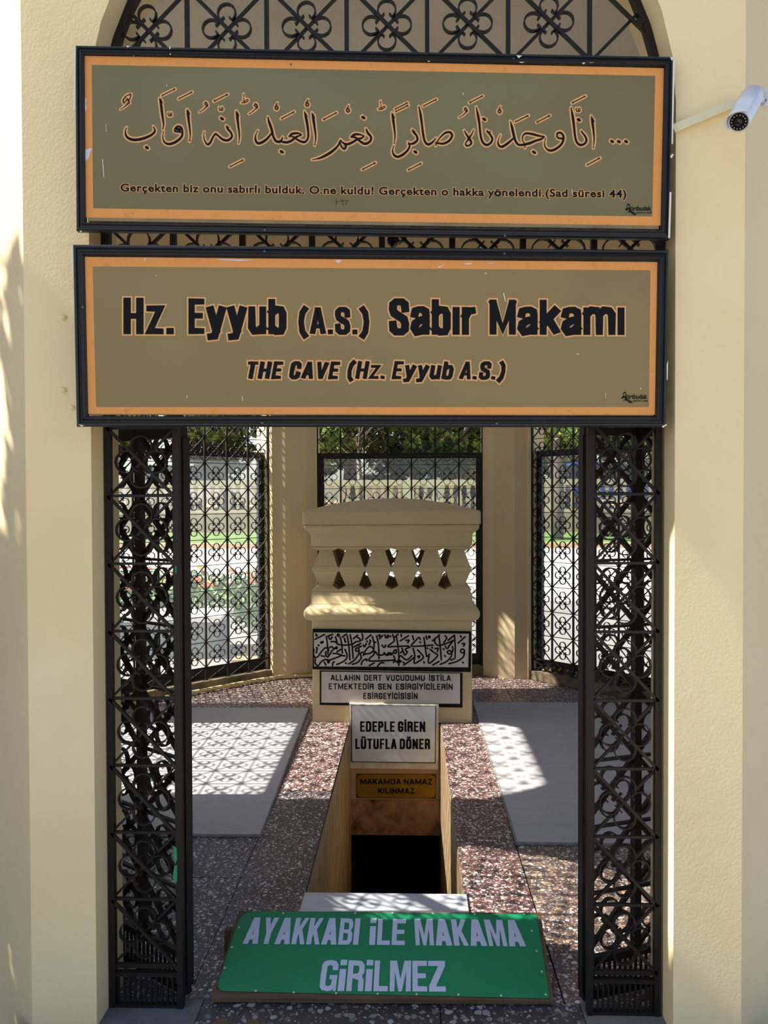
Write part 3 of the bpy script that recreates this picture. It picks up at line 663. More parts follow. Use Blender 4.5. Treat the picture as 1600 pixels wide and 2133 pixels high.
P1f.poly('paint_fleck', [[(262, 95), (270, 96), (266, 99)], [(352, 98), (356, 98), (354, 104)], [(353, 112), (356, 111), (355, 115)], [(277, 116), (279, 116), (279, 118)], [(890, 127), (896, 127), (894, 129)], [(1076, 115), (1088, 116), (1080, 121)], [(1081, 129), (1094, 129), (1086, 131)], [(1212, 131), (1220, 130), (1216, 134)], [(1226, 130), (1238, 130), (1232, 131)], [(1396, 119), (1405, 119), (1405, 123), (1399, 126)], [(166, 480), (171, 481), (168, 484)]], 'chip', 0.0004)
# thin strips of wall paint left along the outer edges of the mouldings
P1f.poly('paint_edge', [[(154, 95), (158, 96), (157, 190), (155, 228), (152, 228), (155, 170)], [(1402, 122), (1406, 122), (1402, 300), (1399, 300)], [(1400, 320), (1404, 322), (1399, 330), (1396, 326)], [(1395, 400), (1399, 400), (1396, 496), (1392, 496)]], 'chip', 0.0004)
P2f = sign_plane(s2, -0.0005)
P2f.poly('paint_edge', [[(149, 512), (152, 512), (152, 560), (150, 566)], [(1389, 760), (1392, 750), (1391, 790), (1389, 792)], [(1379, 888), (1389, 883), (1389, 886), (1381, 891)], [(163, 884), (175, 886), (170, 889)]], 'chip', 0.0004)
# lettering
lettering(P1, 'Gerçekten biz onu sabırlı bulduk. O.ne kuldu! Gerçekten o hakka yönelendi.(Sad süresi 44)', (251, 382, 1305, 404), 'ink', 0.027, 0.048, 1.08, 0, 0.0012, 0.0125)
heavy_text(P2, 'Hz.', (257, 620, 362, 696), 15.5, 12, outline=3.2, gap=5, slope=0.004)
heavy_text(P2, 'Eyyub', (392, 622, 596, 695.5), 14.2, 12, outline=3.2, gap=4.6, slope=0.004)
heavy_text(P2, '(A.S.)', (622, 640, 769, 696), 10.5, 9, outline=3.0, gap=5, slope=0.004)
heavy_text(P2, 'Sabır', (811, 623, 992, 697), 14.8, 11.5, outline=3.2, gap=4.6, slope=0.003)
heavy_text(P2, 'Makamı', (1020, 624, 1301, 697), 14.4, 11.5, outline=3.2, gap=4.6, slope=0.003)
heavy_text(P2, 'THE CAVE', (511, 753, 704, 789), 8.5, 6.5, outline=3.2, gap=4, shear=0.18, slope=0.003, word=0.8)
heavy_text(P2, '(Hz. Eyyub A.S.)', (722, 752, 1050, 789), 7.6, 6.2, outline=3.2, gap=4.5, shear=0.18, slope=0.005, word=0.7)
def maker_mark(P_, x, y):      # small printer's mark: word, line under it, wave and arch
    lettering(P_, 'örtbudak', (x+9, y+3, x+53, y+13), 'ink', 0.02, 0, 0.95)
    lettering(P_, 'REKLAM', (x+24, y+15.2, x+53, y+18.6), 'ink', 0.02, 0, 1.1)
    pen(P_, [[(x+1, y+11, 4), (x+4, y+7, 3), (x+8, y+12, 3.6)], [(x+2, y+4, 1.5), (x+5.5, y-1, 2.4), (x+8, y+3, 1.6), (x+8, y+11, 1.8)]], 'ink', 0.0012, name='printed_mark')
    pen(P_, [[(x+2, y+16.5, 0.4), (x+9, y+15.5, 2), (x+17, y+20.5, 2.4), (x+22, y+20.5, 0.3)], [(x+4, y+15.0, 0.4), (x+11, y+14.0, 1.6), (x+19, y+18.2, 1.8), (x+25, y+18.2, 0.3)]], 'ink', 0.0012, name='printed_mark')
maker_mark(P1, 1304, 426); maker_mark(P2, 1296, 818)
pen(P1, [[(701, 414, 1), (701, 426, 1.4)], [(710, 415, 1), (713, 420, 1), (714, 427, 1)], [(717, 415, 0.8), (713, 421, 1)], [(723, 416, 0.8), (721, 426, 1.2)], [(696, 420, 0.6), (728, 418, 0.6)]], 'ink2', 0.0012, name='pen_scribble')
# calligraphy strokes: each list is traced in a local grid (origin, scale) of the sign's print
def conv(sx, ox, oy, st_): return [[(ox+x/sx, oy+y/sx, wd/sx) for x, y, wd in s] for s in st_]
def dmd(x, y, r=21): return [(x-r*0.55, y-r*0.35, r*1.25), (x+r*0.55, y+r*0.35, r*1.25)]
def hook(x, y): return [(x, y, 6), (x+14, y+22, 14), (x+26, y+52, 6)]
def damma(x, y): return [[(x+28, y+42, 12), (x, y+20, 9), (x+14, y, 10), (x+30, y+20, 12), (x+38, y+45, 8)], [(x+30, y+42, 10), (x-12, y+85, 8), (x-62, y+118, 3)]]
def sukun(x, y): return [[(x+10, y-52, 3), (x-4, y-18, 8), (x-16, y+10, 10), (x+2, y+28, 10), (x+20, y+10, 12), (x+8, y-14, 11), (x-4, y-12, 6)]]
def shadda(x, y): return [[(x-20, y-20, 6), (x-14, y+14, 8), (x, y+8, 6), (x+3, y-18, 5)], [(x+3, y, 5), (x+12, y+16, 8), (x+24, y+4, 7), (x+16, y-24, 5)]]
def ta(x, y): return [[(x, y, 4), (x+6, y+92, 6)], [(x-26, y+97, 5), (x+12, y+98, 6), (x+46, y+84, 7), (x+54, y+66, 7), (x+34, y+62, 5), (x+6, y+90, 5)]]
ST = []
ST += conv(5.714, 240, 160, [[(186, 206, 6), (182, 240, 9), (165, 275, 10)], [(187, 208, 8), (139, 222, 9), (100, 265, 11), (95, 300, 12), (110, 312, 8), (128, 285, 8), (145, 262, 11), (158, 285, 15), (172, 310, 9)], [(160, 310, 14), (115, 352, 8), (65, 388, 3)],
 [(555, 222, 9), (712, 145, 9)], [(755, 262, 9), (915, 182, 10)], [(1175, 290, 9), (1338, 208, 10)], [(1365, 1070, 9), (1522, 990, 10)],
 [(528, 258, 8), (545, 330, 28), (560, 450, 26), (575, 560, 16), (567, 628, 4)], hook(535, 262),
 [(135, 603, 4), (120, 655, 14), (142, 718, 26), (220, 750, 32), (330, 735, 32), (430, 692, 26), (472, 645, 22), (455, 592, 5)], dmd(378, 842),
 [(705, 650, 10), (712, 618, 20), (745, 590, 24), (785, 605, 24), (800, 650, 20), (790, 712, 26), (720, 775, 30), (640, 800, 28), (585, 775, 18), (566, 710, 9), (577, 648, 3)], [(708, 640, 16), (735, 655, 18), (770, 655, 20), (800, 660, 14)], [(730, 620, 30), (770, 630, 30)],
 [(855, 388, 6), (865, 440, 28), (880, 560, 22), (893, 680, 14), (886, 768, 4)], hook(860, 398),
 dmd(1272, 498), [(1322, 582, 6), (1340, 620, 24), (1378, 665, 22), (1388, 715, 24), (1340, 755, 28), (1280, 745, 26), (1225, 700, 20), (1195, 678, 20), (1165, 715, 20), (1130, 785, 24), (1100, 806, 22), (1070, 770, 14), (1054, 710, 9), (1060, 655, 3)], [(1322, 588, 8), (1358, 606, 6)],
 [(1440, 406, 6), (1452, 470, 28), (1465, 580, 22), (1478, 700, 14), (1470, 790, 4)], hook(1445, 418)] + shadda(650, 450) + shadda(1258, 385) + damma(1065, 302))
ST += conv(5.517, 500, 160, ta(40, 200) + damma(165, 308) + sukun(418, 350) + sukun(770, 312) + sukun(1238, 380) + [
 [(475, 480, 9), (622, 402, 10)], [(957, 492, 9), (1110, 412, 10)], [(1405, 1065, 9), (1555, 988, 10)],
 [(205, 618, 3), (180, 672, 11), (180, 730, 24), (215, 765, 28), (290, 730, 28), (355, 660, 18), (370, 630, 8)], [(320, 460, 5), (335, 520, 26), (362, 600, 28), (385, 690, 24), (420, 742, 28), (468, 738, 26), (492, 692, 4)], [(462, 742, 18), (530, 753, 28), (590, 735, 26), (640, 695, 24), (705, 668, 12)],
 [(562, 685, 12), (600, 655, 26), (660, 648, 22), (705, 662, 8)], [(570, 680, 12), (610, 688, 16), (645, 712, 20), (690, 738, 24), (740, 750, 26), (775, 718, 20), (785, 660, 22), (775, 560, 26), (757, 460, 28), (740, 396, 6)], hook(745, 410), dmd(480, 862),
 [(828, 414, 6), (842, 480, 28), (860, 600, 22), (870, 700, 14), (858, 788, 4)], hook(832, 424),
 dmd(1418, 468), [(1448, 596, 6), (1466, 640, 24), (1505, 690, 24), (1497, 738, 24), (1440, 770, 28), (1380, 740, 24), (1335, 702, 22), (1290, 690, 20), (1272, 698, 8)], hook(1448, 600), [(1275, 695, 12), (1310, 666, 26), (1360, 660, 22), (1425, 675, 8)], [(1425, 678, 12), (1395, 705, 20), (1350, 715, 22), (1300, 748, 26), (1230, 775, 26), (1180, 755, 18), (1155, 720, 5)],
 [(1150, 735, 12), (1160, 790, 16), (1195, 830, 20), (1218, 805, 20), (1205, 775, 18)], [(1150, 735, 12), (1120, 800, 22), (1040, 870, 30), (940, 925, 24), (870, 945, 10), (828, 952, 3)]])
ST += conv(5.714, 780, 160, ta(72, 288) + damma(1070, 368) + sukun(1488, 405) + [
 [(245, 385, 9), (395, 310, 10)], [(250, 415, 9), (402, 340, 10)], [(583, 347, 9), (738, 268, 10)], [(1132, 308, 9), (1288, 228, 10)], [(402, 1110, 9), (555, 1030, 10)],
 [(208, 428, 6), (222, 500, 28), (235, 600, 22), (245, 700, 14), (236, 798, 4)], hook(212, 440),
 [(230, 822, 4), (216, 880, 13), (235, 932, 24), (280, 952, 28), (340, 925, 28), (395, 875, 24), (420, 820, 18), (400, 778, 6)], [(405, 800, 14), (465, 792, 26), (510, 752, 24), (502, 700, 24), (466, 660, 22), (450, 626, 5)], [(450, 632, 8), (485, 656, 6)], dmd(488, 895),
 [(530, 354, 6), (548, 440, 26), (565, 560, 24), (580, 680, 24), (600, 768, 24), (640, 805, 28), (690, 780, 22), (730, 732, 6)], [(735, 790, 8), (780, 725, 14), (840, 670, 22), (900, 660, 26), (925, 702, 24), (890, 760, 26), (820, 795, 26), (745, 790, 16), (730, 822, 4)],
 dmd(1308, 505), [(1070, 640, 6), (1098, 690, 20), (1140, 750, 24), (1155, 790, 20), (1130, 815, 18), (1100, 820, 20), (1085, 795, 14), (1120, 740, 15), (1160, 680, 13), (1182, 632, 3)],
 [(1212, 360, 5), (1232, 450, 26), (1250, 560, 24), (1262, 680, 24), (1285, 770, 24), (1330, 810, 28), (1380, 790, 24), (1404, 740, 24), (1380, 690, 22), (1348, 655, 18), (1334, 636, 5)], [(1336, 645, 8), (1385, 660, 6)]])
ST += conv(5.333, 1040, 160, shadda(875, 370) + [
 [(15, 645, 3), (-10, 702, 9), (-8, 755, 20), (30, 777, 26), (90, 742, 26), (150, 690, 18), (165, 670, 8)], [(125, 494, 5), (142, 560, 26), (160, 640, 26), (185, 720, 24), (230, 757, 24), (330, 740, 28), (400, 712, 24), (470, 690, 20), (502, 662, 8)],
 [(502, 665, 10), (430, 652, 22), (350, 632, 24), (290, 630, 20), (260, 665, 12), (262, 712, 10), (285, 745, 8), (287, 790, 4)], dmd(388, 838, 20), [(178, 500, 9), (322, 430, 10)], [(418, 505, 9), (562, 430, 10)],
 [(640, 660, 10), (645, 630, 20), (680, 620, 22), (708, 645, 22), (715, 692, 22), (690, 750, 24), (630, 800, 26), (570, 820, 26), (525, 798, 16), (503, 750, 10), (515, 680, 3)], [(640, 655, 14), (655, 678, 18), (690, 685, 20), (712, 688, 16)],
 [(810, 290, 9), (958, 215, 10)], [(975, 980, 9), (1118, 903, 10)], [(798, 342, 5), (815, 430, 26), (830, 540, 24), (842, 650, 22), (860, 722, 22), (900, 757, 26), (950, 742, 22), (970, 700, 22), (950, 652, 20), (918, 614, 14), (912, 598, 5)],
 dmd(885, 478, 20), [(1022, 436, 5), (1035, 500, 26), (1048, 600, 20), (1055, 700, 12), (1046, 792, 4)], hook(1028, 452), dmd(1255, 718, 19), dmd(1330, 720, 19), dmd(1410, 720, 19)])
pen(P1, ST, 'outline', 0.0006, 3.4, 'calligraphy_outline'); pen(P1, ST, 'ink', 0.0012, 0.15)

# ------------------------------------------------------------------ pier over the cave
PX, PY0, PY1 = -0.1275, 5.762, 6.70
PH = 0.5675; PYC = (PY0+PY1)/2; PHY = (PY1-PY0)/2
pier = thing('stone_pier', 'cream plastered pier with a domed cap and a band of balusters', 'pier', (PX, PYC, 0))
def rring(o_, z, r=0.012):
    hx, hy = PH+o_, PHY+o_; pts = []
    for cx_, cy_, a0 in ((hx-r, hy-r, 0), (-hx+r, hy-r, pi/2), (-hx+r, -hy+r, pi), (hx-r, -hy+r, 3*pi/2)):
        for k in range(3): a = a0 + k*pi/4; pts.append((cx_+r*cos(a), cy_+r*sin(a), z))
    return pts
# plinth block: front part sits on the far edge of the stairwell
B().rings([rring(0, 0.0), rring(0, 0.722)]).build('plinth', 'pier', pier)
rr = [(0.0, 0.723), (0.02, 0.726), (0.042, 0.740), (0.052, 0.765), (0.052, 0.79), (0.040, 0.812), (0.022, 0.826), (0.012, 0.838), (0.006, 0.843), (0.004, 0.90), (0.0, 0.915), (-0.012, 0.935), (-0.012, 0.94)]
B().rings([rring(o_, z) for o_, z in rr]).build('base_moulding', 'pier', pier, True)
rr = [(-0.012, 1.24), (-0.012, 1.245), (0.002, 1.262), (0.004, 1.33), (0.010, 1.343), (0.030, 1.36), (0.046, 1.375), (0.050, 1.395), (0.046, 1.405)]
B().rings([rring(o_, z) for o_, z in rr]).build('top_moulding', 'pier', pier, True)
b = B(); rings_ = [rring(0.055, 1.407, 0.02), rring(0.058, 1.412, 0.02), rring(0.058, 1.492, 0.02), rring(0.05, 1.502, 0.03)]
for k in range(1, 8):
    q = k/8; hx, hy = (PH+0.05)*(1-q), (PHY+0.05)*(1-q); z = 1.502 + 0.088*(1-(1-q)**2.0)
    s_ = []
    for (x, y, _) in rring(0.05, 0, 0.03): s_.append((x*(1-q), y*(1-q), z))
    rings_.append(s_)
rings_.append([(x*0.02, y*0.02, 1.59) for x, y, _ in rring(0.05, 0, 0.03)])
b.rings(rings_); b.build('cap', 'pier', pier, False)
# hourglass balusters
def bal_mesh(hw, hd):
    k0 = 0.5
    prof = [(1.0, 0.936), (1.0, 0.942), (0.50, 0.966), (0.90, 1.066), (1.0, 1.073), (1.0, 1.102), (0.90, 1.109), (0.50, 1.216), (1.0, 1.236), (1.0, 1.244)]
    b = B(); b.rings([[(-hw*k, -hd*k, z), (hw*k, -hd*k, z), (hw*k, hd*k, z), (-hw*k, hd*k, z)] for k, z in prof]); return fixn(mesh('baluster', b.v, b.f, 'pier'))
bm1 = bal_mesh(0.0935, 0.0935)
nx = 6
for j in (-1, 1):
    for k in range(nx): link('baluster', bm1, pier, (-PH+0.0965 + k*(2*PH-0.193)/(nx-1), j*(PHY-0.097), 0))
for sx_ in (-1, 1):
    for k in range(1, 4): link('baluster', bm1, pier, (sx_*(PH-0.097), -PHY+0.097 + k*(2*PHY-0.194)/4, 0))
# plaques
pf = Plane((PX, PY0, 0.6), (0, -1, 0), pier); bpy.context.view_layer.update()
def plaque(name, label, poly, m, th):
    c0 = pf.pt(sum(p[0] for p in poly)/4, sum(p[1] for p in poly)/4, 0)
    e = link(name, None, None, c0); tag(e, label, 'plaque'); bpy.context.view_layer.update()
    b = B(); bk = [pf.pt(x, y, 0.001)-c0 for x, y in poly]; ft = [p + Vector((0, -th, 0)) for p in bk]
    b.rings([bk, ft]); b.build('slab', m, e); return e, Plane(pf.p + Vector((0, -th-0.001, 0)), (0, -1, 0), e)
q1, Q1 = plaque('calligraphy_plaque', 'pale stone plaque with carved black Arabic calligraphy, highest on the pier front', [(651, 1311), (982, 1313), (981, 1398), (651, 1391)], 'stone_pl', 0.012)
Q1.poly('black_border', quad_ring([(651, 1309.5), (982, 1314.5), (981, 1400), (651, 1394)], [(653.5, 1317.5), (977, 1320), (975.5, 1390), (654.5, 1388)]), 'ink', 0.0004)
Sq = lambda w_, lst: [[(x, y, w_) for x, y in s] for s in lst]
dt = lambda x, y: [(x-8, y-5), (x+8, y+5)]
E1 = Sq(31, [[(145, 192), (320, 105)], [(165, 95), (170, 130), (185, 125)], [(250, 245), (262, 265), (280, 255), (285, 230), (295, 250)], dt(210, 305), dt(178, 350), [(185, 360), (170, 445)],
 [(125, 380), (120, 480), (150, 530), (200, 510), (250, 440), (310, 370), (370, 350), (400, 400)], [(355, 140), (375, 300), (385, 470)], dt(268, 500), dt(315, 508), [(345, 420), (345, 480), (380, 520), (420, 470), (480, 380), (550, 360)], [(385, 135), (470, 100)],
 [(400, 160), (415, 190), (440, 185), (460, 150)], [(440, 235), (520, 240), (580, 290), (700, 300), (830, 285), (900, 240), (960, 230), (985, 215), (960, 170)], [(410, 350), (450, 330), (500, 360), (550, 330), (545, 370)], [(525, 150), (560, 280)], [(560, 110), (575, 95), (590, 115), (572, 135), (558, 115)],
 [(610, 150), (640, 290), (650, 450)], [(650, 150), (730, 95)], [(690, 175), (700, 240)], dt(690, 180), dt(710, 235), [(740, 130), (770, 300), (790, 570)], [(795, 110), (830, 300), (850, 540)], [(855, 180), (935, 115)], dt(935, 160), [(865, 335), (990, 270)], [(1015, 90), (1025, 130), (1030, 165), (1015, 210)],
 [(480, 455), (560, 460), (640, 490), (700, 500)], [(150, 560), (150, 640), (200, 680), (260, 610), (330, 570), (420, 575), (520, 540), (620, 500)], [(370, 570), (390, 630), (410, 600)], [(315, 615), (345, 670)], [(470, 680), (475, 630), (500, 610)], [(550, 425), (620, 380)], [(700, 380), (740, 500), (690, 590), (550, 660)], dt(715, 635),
 [(895, 370), (940, 350), (960, 400), (950, 470), (880, 570), (770, 650)], [(895, 380), (905, 410), (945, 410)], [(955, 310), (975, 335), (1000, 320)], [(835, 655), (930, 620), (1000, 540), (985, 460), (1030, 430)], [(1035, 300), (1060, 330), (1085, 290), (1095, 270)], [(1040, 490), (1080, 400), (1150, 330), (1200, 340), (1230, 400), (1160, 450), (1060, 470), (1040, 490)],
 [(1085, 190), (1180, 110)], dt(1110, 230), dt(1170, 215), [(1205, 140), (1240, 280), (1225, 420)], [(1170, 235), (1145, 290)], [(1285, 130), (1320, 300), (1330, 550)], [(1325, 120), (1340, 110), (1350, 130), (1335, 140), (1325, 122)], [(1340, 185), (1400, 120)], [(1440, 110), (1455, 155), (1480, 155), (1495, 110), (1500, 160)], dt(1260, 245),
 [(1000, 660), (1030, 590), (1100, 560), (1100, 590)], [(1600, 580), (1180, 595), (1155, 550), (1230, 480), (1260, 420), (1310, 480), (1400, 480), (1430, 440), (1450, 480), (1500, 485), (1540, 440), (1560, 480), (1600, 430)], [(1385, 300), (1410, 335), (1440, 335), (1450, 300)], [(1150, 680), (1240, 630)], [(1300, 690), (1360, 630), (1420, 630)]])
F1 = Sq(29, [[(150, 100), (180, 190), (160, 230), (65, 310), (200, 308), (430, 300)], [(20, 110), (30, 155), (60, 150), (75, 110)], dt(110, 130), [(180, 150), (245, 95)], [(215, 120), (245, 300), (260, 480), (260, 640)], [(285, 210), (430, 120)], [(300, 100), (305, 135)], [(385, 200), (440, 200), (415, 245)], [(500, 120), (520, 190)],
 [(635, 185), (610, 150), (560, 200), (480, 290), (560, 305), (860, 285)], dt(635, 235), [(700, 150), (740, 450), (760, 480), (800, 440)], [(735, 125), (755, 180)], [(780, 140), (795, 125), (808, 145), (792, 160), (780, 142)], [(850, 210), (975, 105)], [(890, 170), (895, 240), (950, 290), (1050, 270), (1130, 240), (1220, 200)], [(965, 140), (990, 350), (1005, 545)],
 [(1070, 120), (1100, 160), (1050, 240)], [(1125, 200), (1235, 110)], [(1235, 115), (1250, 320), (1245, 515)], [(1300, 250), (1420, 140)], [(1340, 120), (1355, 145)], [(1370, 260), (1415, 260), (1395, 305)], [(1410, 405), (1370, 420), (1340, 390), (1370, 355), (1410, 380), (1390, 490), (1280, 570), (1140, 610)], dt(1385, 590),
 [(1180, 430), (1140, 440), (1110, 410), (1140, 380), (1180, 400), (1180, 480), (1100, 570), (990, 620)], [(1075, 300), (1095, 340), (1130, 330), (1135, 295)], [(1200, 310), (1210, 370), (1180, 430)], dt(1045, 355), dt(1070, 475), dt(1180, 545), dt(1215, 530), [(1150, 290), (1210, 210)], [(810, 360), (870, 410), (940, 460), (880, 540), (800, 600), (775, 570), (790, 480)],
 dt(760, 340), dt(845, 330), [(895, 350), (950, 340), (935, 395)], [(855, 635), (965, 570)], [(700, 575), (705, 600)], [(510, 340), (540, 470), (530, 600), (620, 560), (690, 490), (590, 370)], [(590, 480), (630, 475), (605, 510)], [(345, 635), (440, 570), (530, 500)], [(310, 340), (330, 375), (290, 420)], [(340, 400), (355, 450), (385, 445), (410, 400)], [(390, 390), (380, 350), (460, 320)],
 [(240, 570), (290, 470), (350, 520), (410, 540), (490, 470)], [(0, 440), (50, 450), (80, 420), (110, 450), (160, 420), (180, 380), (215, 370), (215, 420), (185, 430)], [(170, 470), (190, 540), (165, 590)], dt(290, 560), dt(345, 590), [(200, 560), (240, 590), (290, 580)]])
pen(Q1, conv(8.889, 640, 1310, E1) + conv(8.42, 800, 1310, F1), 'ink', 0.0006)
q2, Q2 = plaque('inscription_plaque', 'pale stone plaque with three lines of carved capitals, below the calligraphy plaque', [(666, 1398.5), (961, 1402), (961, 1471), (667, 1467)], 'stone_pl', 0.010)
Q2.poly('black_border', quad_ring([(666, 1397), (963.5, 1402), (963.5, 1474), (666, 1468.5)], [(669.5, 1399), (958.5, 1403), (958.5, 1466), (669.5, 1463.5)]), 'ink', 0.0004)
for txt, bx in (('ALLAHIN  DERT  VUCUDUMU  İSTİLA', (689, 1405.5, 939, 1417.5)), ('ETMEKTEDİR  SEN  ESİRGİYİCİLERİN', (685, 1423.5, 943, 1436)), ('ESİRGEYİCİSİSİN', (757, 1443.5, 870, 1456))):
    heavy_text(Q2, txt, bx, 2.3, 2.1, gap=1.9, slope=0.004, word=0.55, lift=0.0008)
# white sign and the plastered block that carries it, brass plate on the lintel
ws = link('white_sign', None, None, at(820, 1530, 5.73)); tag(ws, 'white sign with two lines of black capitals at the foot of the pier', 'sign'); bpy.context.view_layer.update()
def slab_on(e, poly, Yf, th, name, m):
    b = B(); mi = e.matrix_world.inverted(); ft = [mi @ at(x, y, Yf) for x, y in poly]; bk = [p + Vector((0, th, 0)) for p in ft]; b.rings([bk, ft]); return b.build(name, m, e)
slab_on(ws, [(727.5, 1466), (914, 1468), (913, 1602.5), (728, 1600.5)], 5.722, 0.036, 'plastered_backing', 'whiteframe')
slab_on(ws, [(732.5, 1469), (907.5, 1470.5), (906.5, 1589), (733, 1586.5)], 5.714, 0.0075, 'sign_panel', 'whitesign')
WS = Plane(at(820, 1530, 5.714), (0, -1, 0), ws)
WS.poly('dark_edge', quad_ring([(731.5, 1468.4), (908.5, 1470), (907.6, 1590), (732, 1587.6)], [(733.2, 1469.8), (906.8, 1471.3), (905.8, 1588), (733.8, 1586)]), 'ink2', 0.0004)
heavy_text(WS, 'EDEPLE GİREN', (750, 1502.5, 886, 1524), 4.3, 3.5, gap=2.0, slope=0.004, word=0.6, lift=0.0008)
heavy_text(WS, 'LÜTUFLA DÖNER', (740, 1538.5, 896, 1560), 4.3, 3.5, gap=2.0, slope=0.004, word=0.6, lift=0.0008)
bp = link('brass_plate', None, None, at(825, 1638, 5.75)); tag(bp, 'small brass plate with dark capitals on the lintel above the cave opening', 'sign'); bpy.context.view_layer.update()
slab_on(bp, [(742, 1611), (909.5, 1612), (909, 1664), (742, 1662.5)], 5.7545, 0.005, 'plate', 'brass')
BP = Plane(at(825, 1638, 5.7545), (0, -1, 0), bp)
BP.poly('engraved_border', quad_ring([(743, 1612), (908.5, 1613), (908, 1663), (743, 1661.7)], [(744, 1613), (907.5, 1614), (907, 1662), (744, 1660.7)]), 'ink2', 0.0003)
pen(BP, [[(744, 1619, 1.6), (745, 1614, 1.8), (751, 1614, 1.4)], [(907.5, 1620, 1.6), (906.5, 1615, 1.8), (900, 1615, 1.4)], [(744, 1656, 1.6), (745, 1660.5, 1.8), (751, 1660.5, 1.4)], [(907.5, 1656, 1.6), (906, 1661, 1.8), (900, 1661.3, 1.4)]], 'ink', 0.0006, name='corner_ornament')
heavy_text(BP, 'MAKAMDA NAMAZ', (750.5, 1622, 900.5, 1633.5), 2.5, 2.1, gap=2.0, slope=0.004, word=0.6, lift=0.0008)
heavy_text(BP, 'KILINMAZ', (787.5, 1641.5, 863.5, 1653), 2.5, 2.1, gap=2.0, slope=0.004, lift=0.0008)

# ------------------------------------------------------------------ rugs
def rug(poly, label):
    c = Vector((sum(p[0] for p in poly)/len(poly), sum(p[1] for p in poly)/len(poly)))
    e = thing('rug', label, 'rug', (c.x, c.y, 0.001), (0, 0, 0), 'grey rugs on the terrazzo floor')
    loc = [(p[0]-c.x, p[1]-c.y) for p in poly]; inn = [(x*0.988, y*0.988) for x, y in loc]
    extr(inn, 0.0, 0.008).build('pile', 'rug', e)
    b = B(); n = len(loc)
    for k in range(n):
        j = (k+1) % n
        b.rings([[(*loc[k], 0), (*inn[k], 0), (*inn[k], 0.0095), (loc[k][0], loc[k][1], 0.006)], [(*loc[j], 0), (*inn[j], 0), (*inn[j], 0.0095), (loc[j][0], loc[j][1], 0.006)]])
    b.build('binding', 'rugedge', e)
g2 = lambda x, y: tuple(ground(x, y)[:2])
a_, b_, c_ = g2(544, 1745), g2(645, 1476), g2(388, 1745)
rug([(-2.05, c_[1]), a_, b_, (-2.05, b_[1])], 'grey patterned rug on the floor left of the stairwell')
a_, b_ = g2(1075, 1761), g2(983, 1463)
rug([a_, (2.0, a_[1]-0.01), (2.0, b_[1]-0.02), b_], 'grey patterned rug on the floor right of the stairwell')

# ------------------------------------------------------------------ green floor sign on a sloping board
gz0, gY0, gz1, gY1 = 0.030, 2.567, 0.120, 2.915
sl0 = Vector((0, gY1-gY0, gz1-gz0)); gn = Vector((0, -sl0.z, sl0.y)).normalized()
gs = thing('floor_sign', 'green sign with pale slanted capitals on a sloping wooden board at the threshold', 'sign', (-0.085, gY0, 0)); bpy.context.view_layer.update()
GP = Plane((0, gY0, gz0), gn, gs); mi = gs.matrix_world.inverted()
bc = [mi @ GP.pt(x, y, 0) for x, y in ((441, 2079), (1153, 2084), (1126, 1901), (497, 1898))]
b = B(); b.rings([[p - gn*0.016 for p in bc], bc]); b.build('board', 'wood', gs)
x0, x1 = bc[0].x, bc[1].x
B().box(x0, x1, -0.004, 0.018, 0.0, 0.0245).build('front_batten', 'woodedge', gs)
B().box(x0+0.02, x1-0.02, 0.30, 0.335, 0.0, 0.088).build('rear_batten', 'wood', gs)
xa = at(474, 1912, 2.89).x + 0.085
B().box(xa, xa+0.12, 0.27, 0.295, 0.0, 0.07).build('side_batten', 'wood', gs)
def rr_poly(c, r, n=6):      # rounded quad in pixels, c = TL TR BR BL
    out = []
    for k in range(4):
        p = Vector(c[k]); a = (Vector(c[k-1])-p).normalized(); d = (Vector(c[(k+1) % 4])-p).normalized(); rk = r[k]
        for i in range(n+1):
            t = i/n; q = (p+a*rk)*(1-t)**2 + p*2*t*(1-t) + (p+d*rk)*t*t; out.append((q.x, q.y))
    return out
gp_ = rr_poly([(503, 1898), (1118, 1904), (1146, 2080), (449, 2064)], (28, 10, 8, 22))
b = B(); b.rings([[mi @ GP.pt(x, y, 0.001) for x, y in gp_], [mi @ GP.pt(x, y, 0.0035) for x, y in gp_]]); b.build('metal_panel', 'green', gs)
GL = Plane(GP.p + gn*0.0036, gn, gs)
# slanted heavy condensed capitals, drawn as polygons on a 4 x 6 grid
def heavy(txt):
    s = 0.37; G = {
     'A': [[(0, 0), (.30, 1), (.62, 1), (.36, 0)], [(1, 0), (.70, 1), (.38, 1), (.64, 0)], [(.28, .17), (.28, .37), (.72, .37), (.72, .17)]], 'Y': [[(0, 1), (.37, 1), (.5, .68), (.63, 1), (1, 1), (.68, .42), (.68, 0), (.32, 0), (.32, .42)]],
     'K': [[(0, 0), (0, 1), (s, 1), (s, 0)], [(s, .66), (.68, 1), (1, 1), (.62, .56), (1, 0), (.66, 0), (.42, .40), (s, .26)]], 'I': [[(0, 0), (0, 1), (1, 1), (1, 0)]],
     'L': [[(0, 0), (0, 1), (.36, 1), (.36, .17), (1, .17), (1, 0)]], 'E': [[(0, 0), (0, 1), (1, 1), (1, .83), (.36, .83), (.36, .59), (.92, .59), (.92, .43), (.36, .43), (.36, .17), (1, .17), (1, 0)]],
     'M': [[(0, 0), (0, 1), (.32, 1), (.5, .40), (.68, 1), (1, 1), (1, 0), (.77, 0), (.77, .66), (.58, 0), (.42, 0), (.23, .66), (.23, 0)]], 'Z': [[(0, 1), (1, 1), (1, .83), (.42, .17), (1, .17), (1, 0), (0, 0), (0, .17), (.58, .83), (0, .83)]]}
    return G[txt]
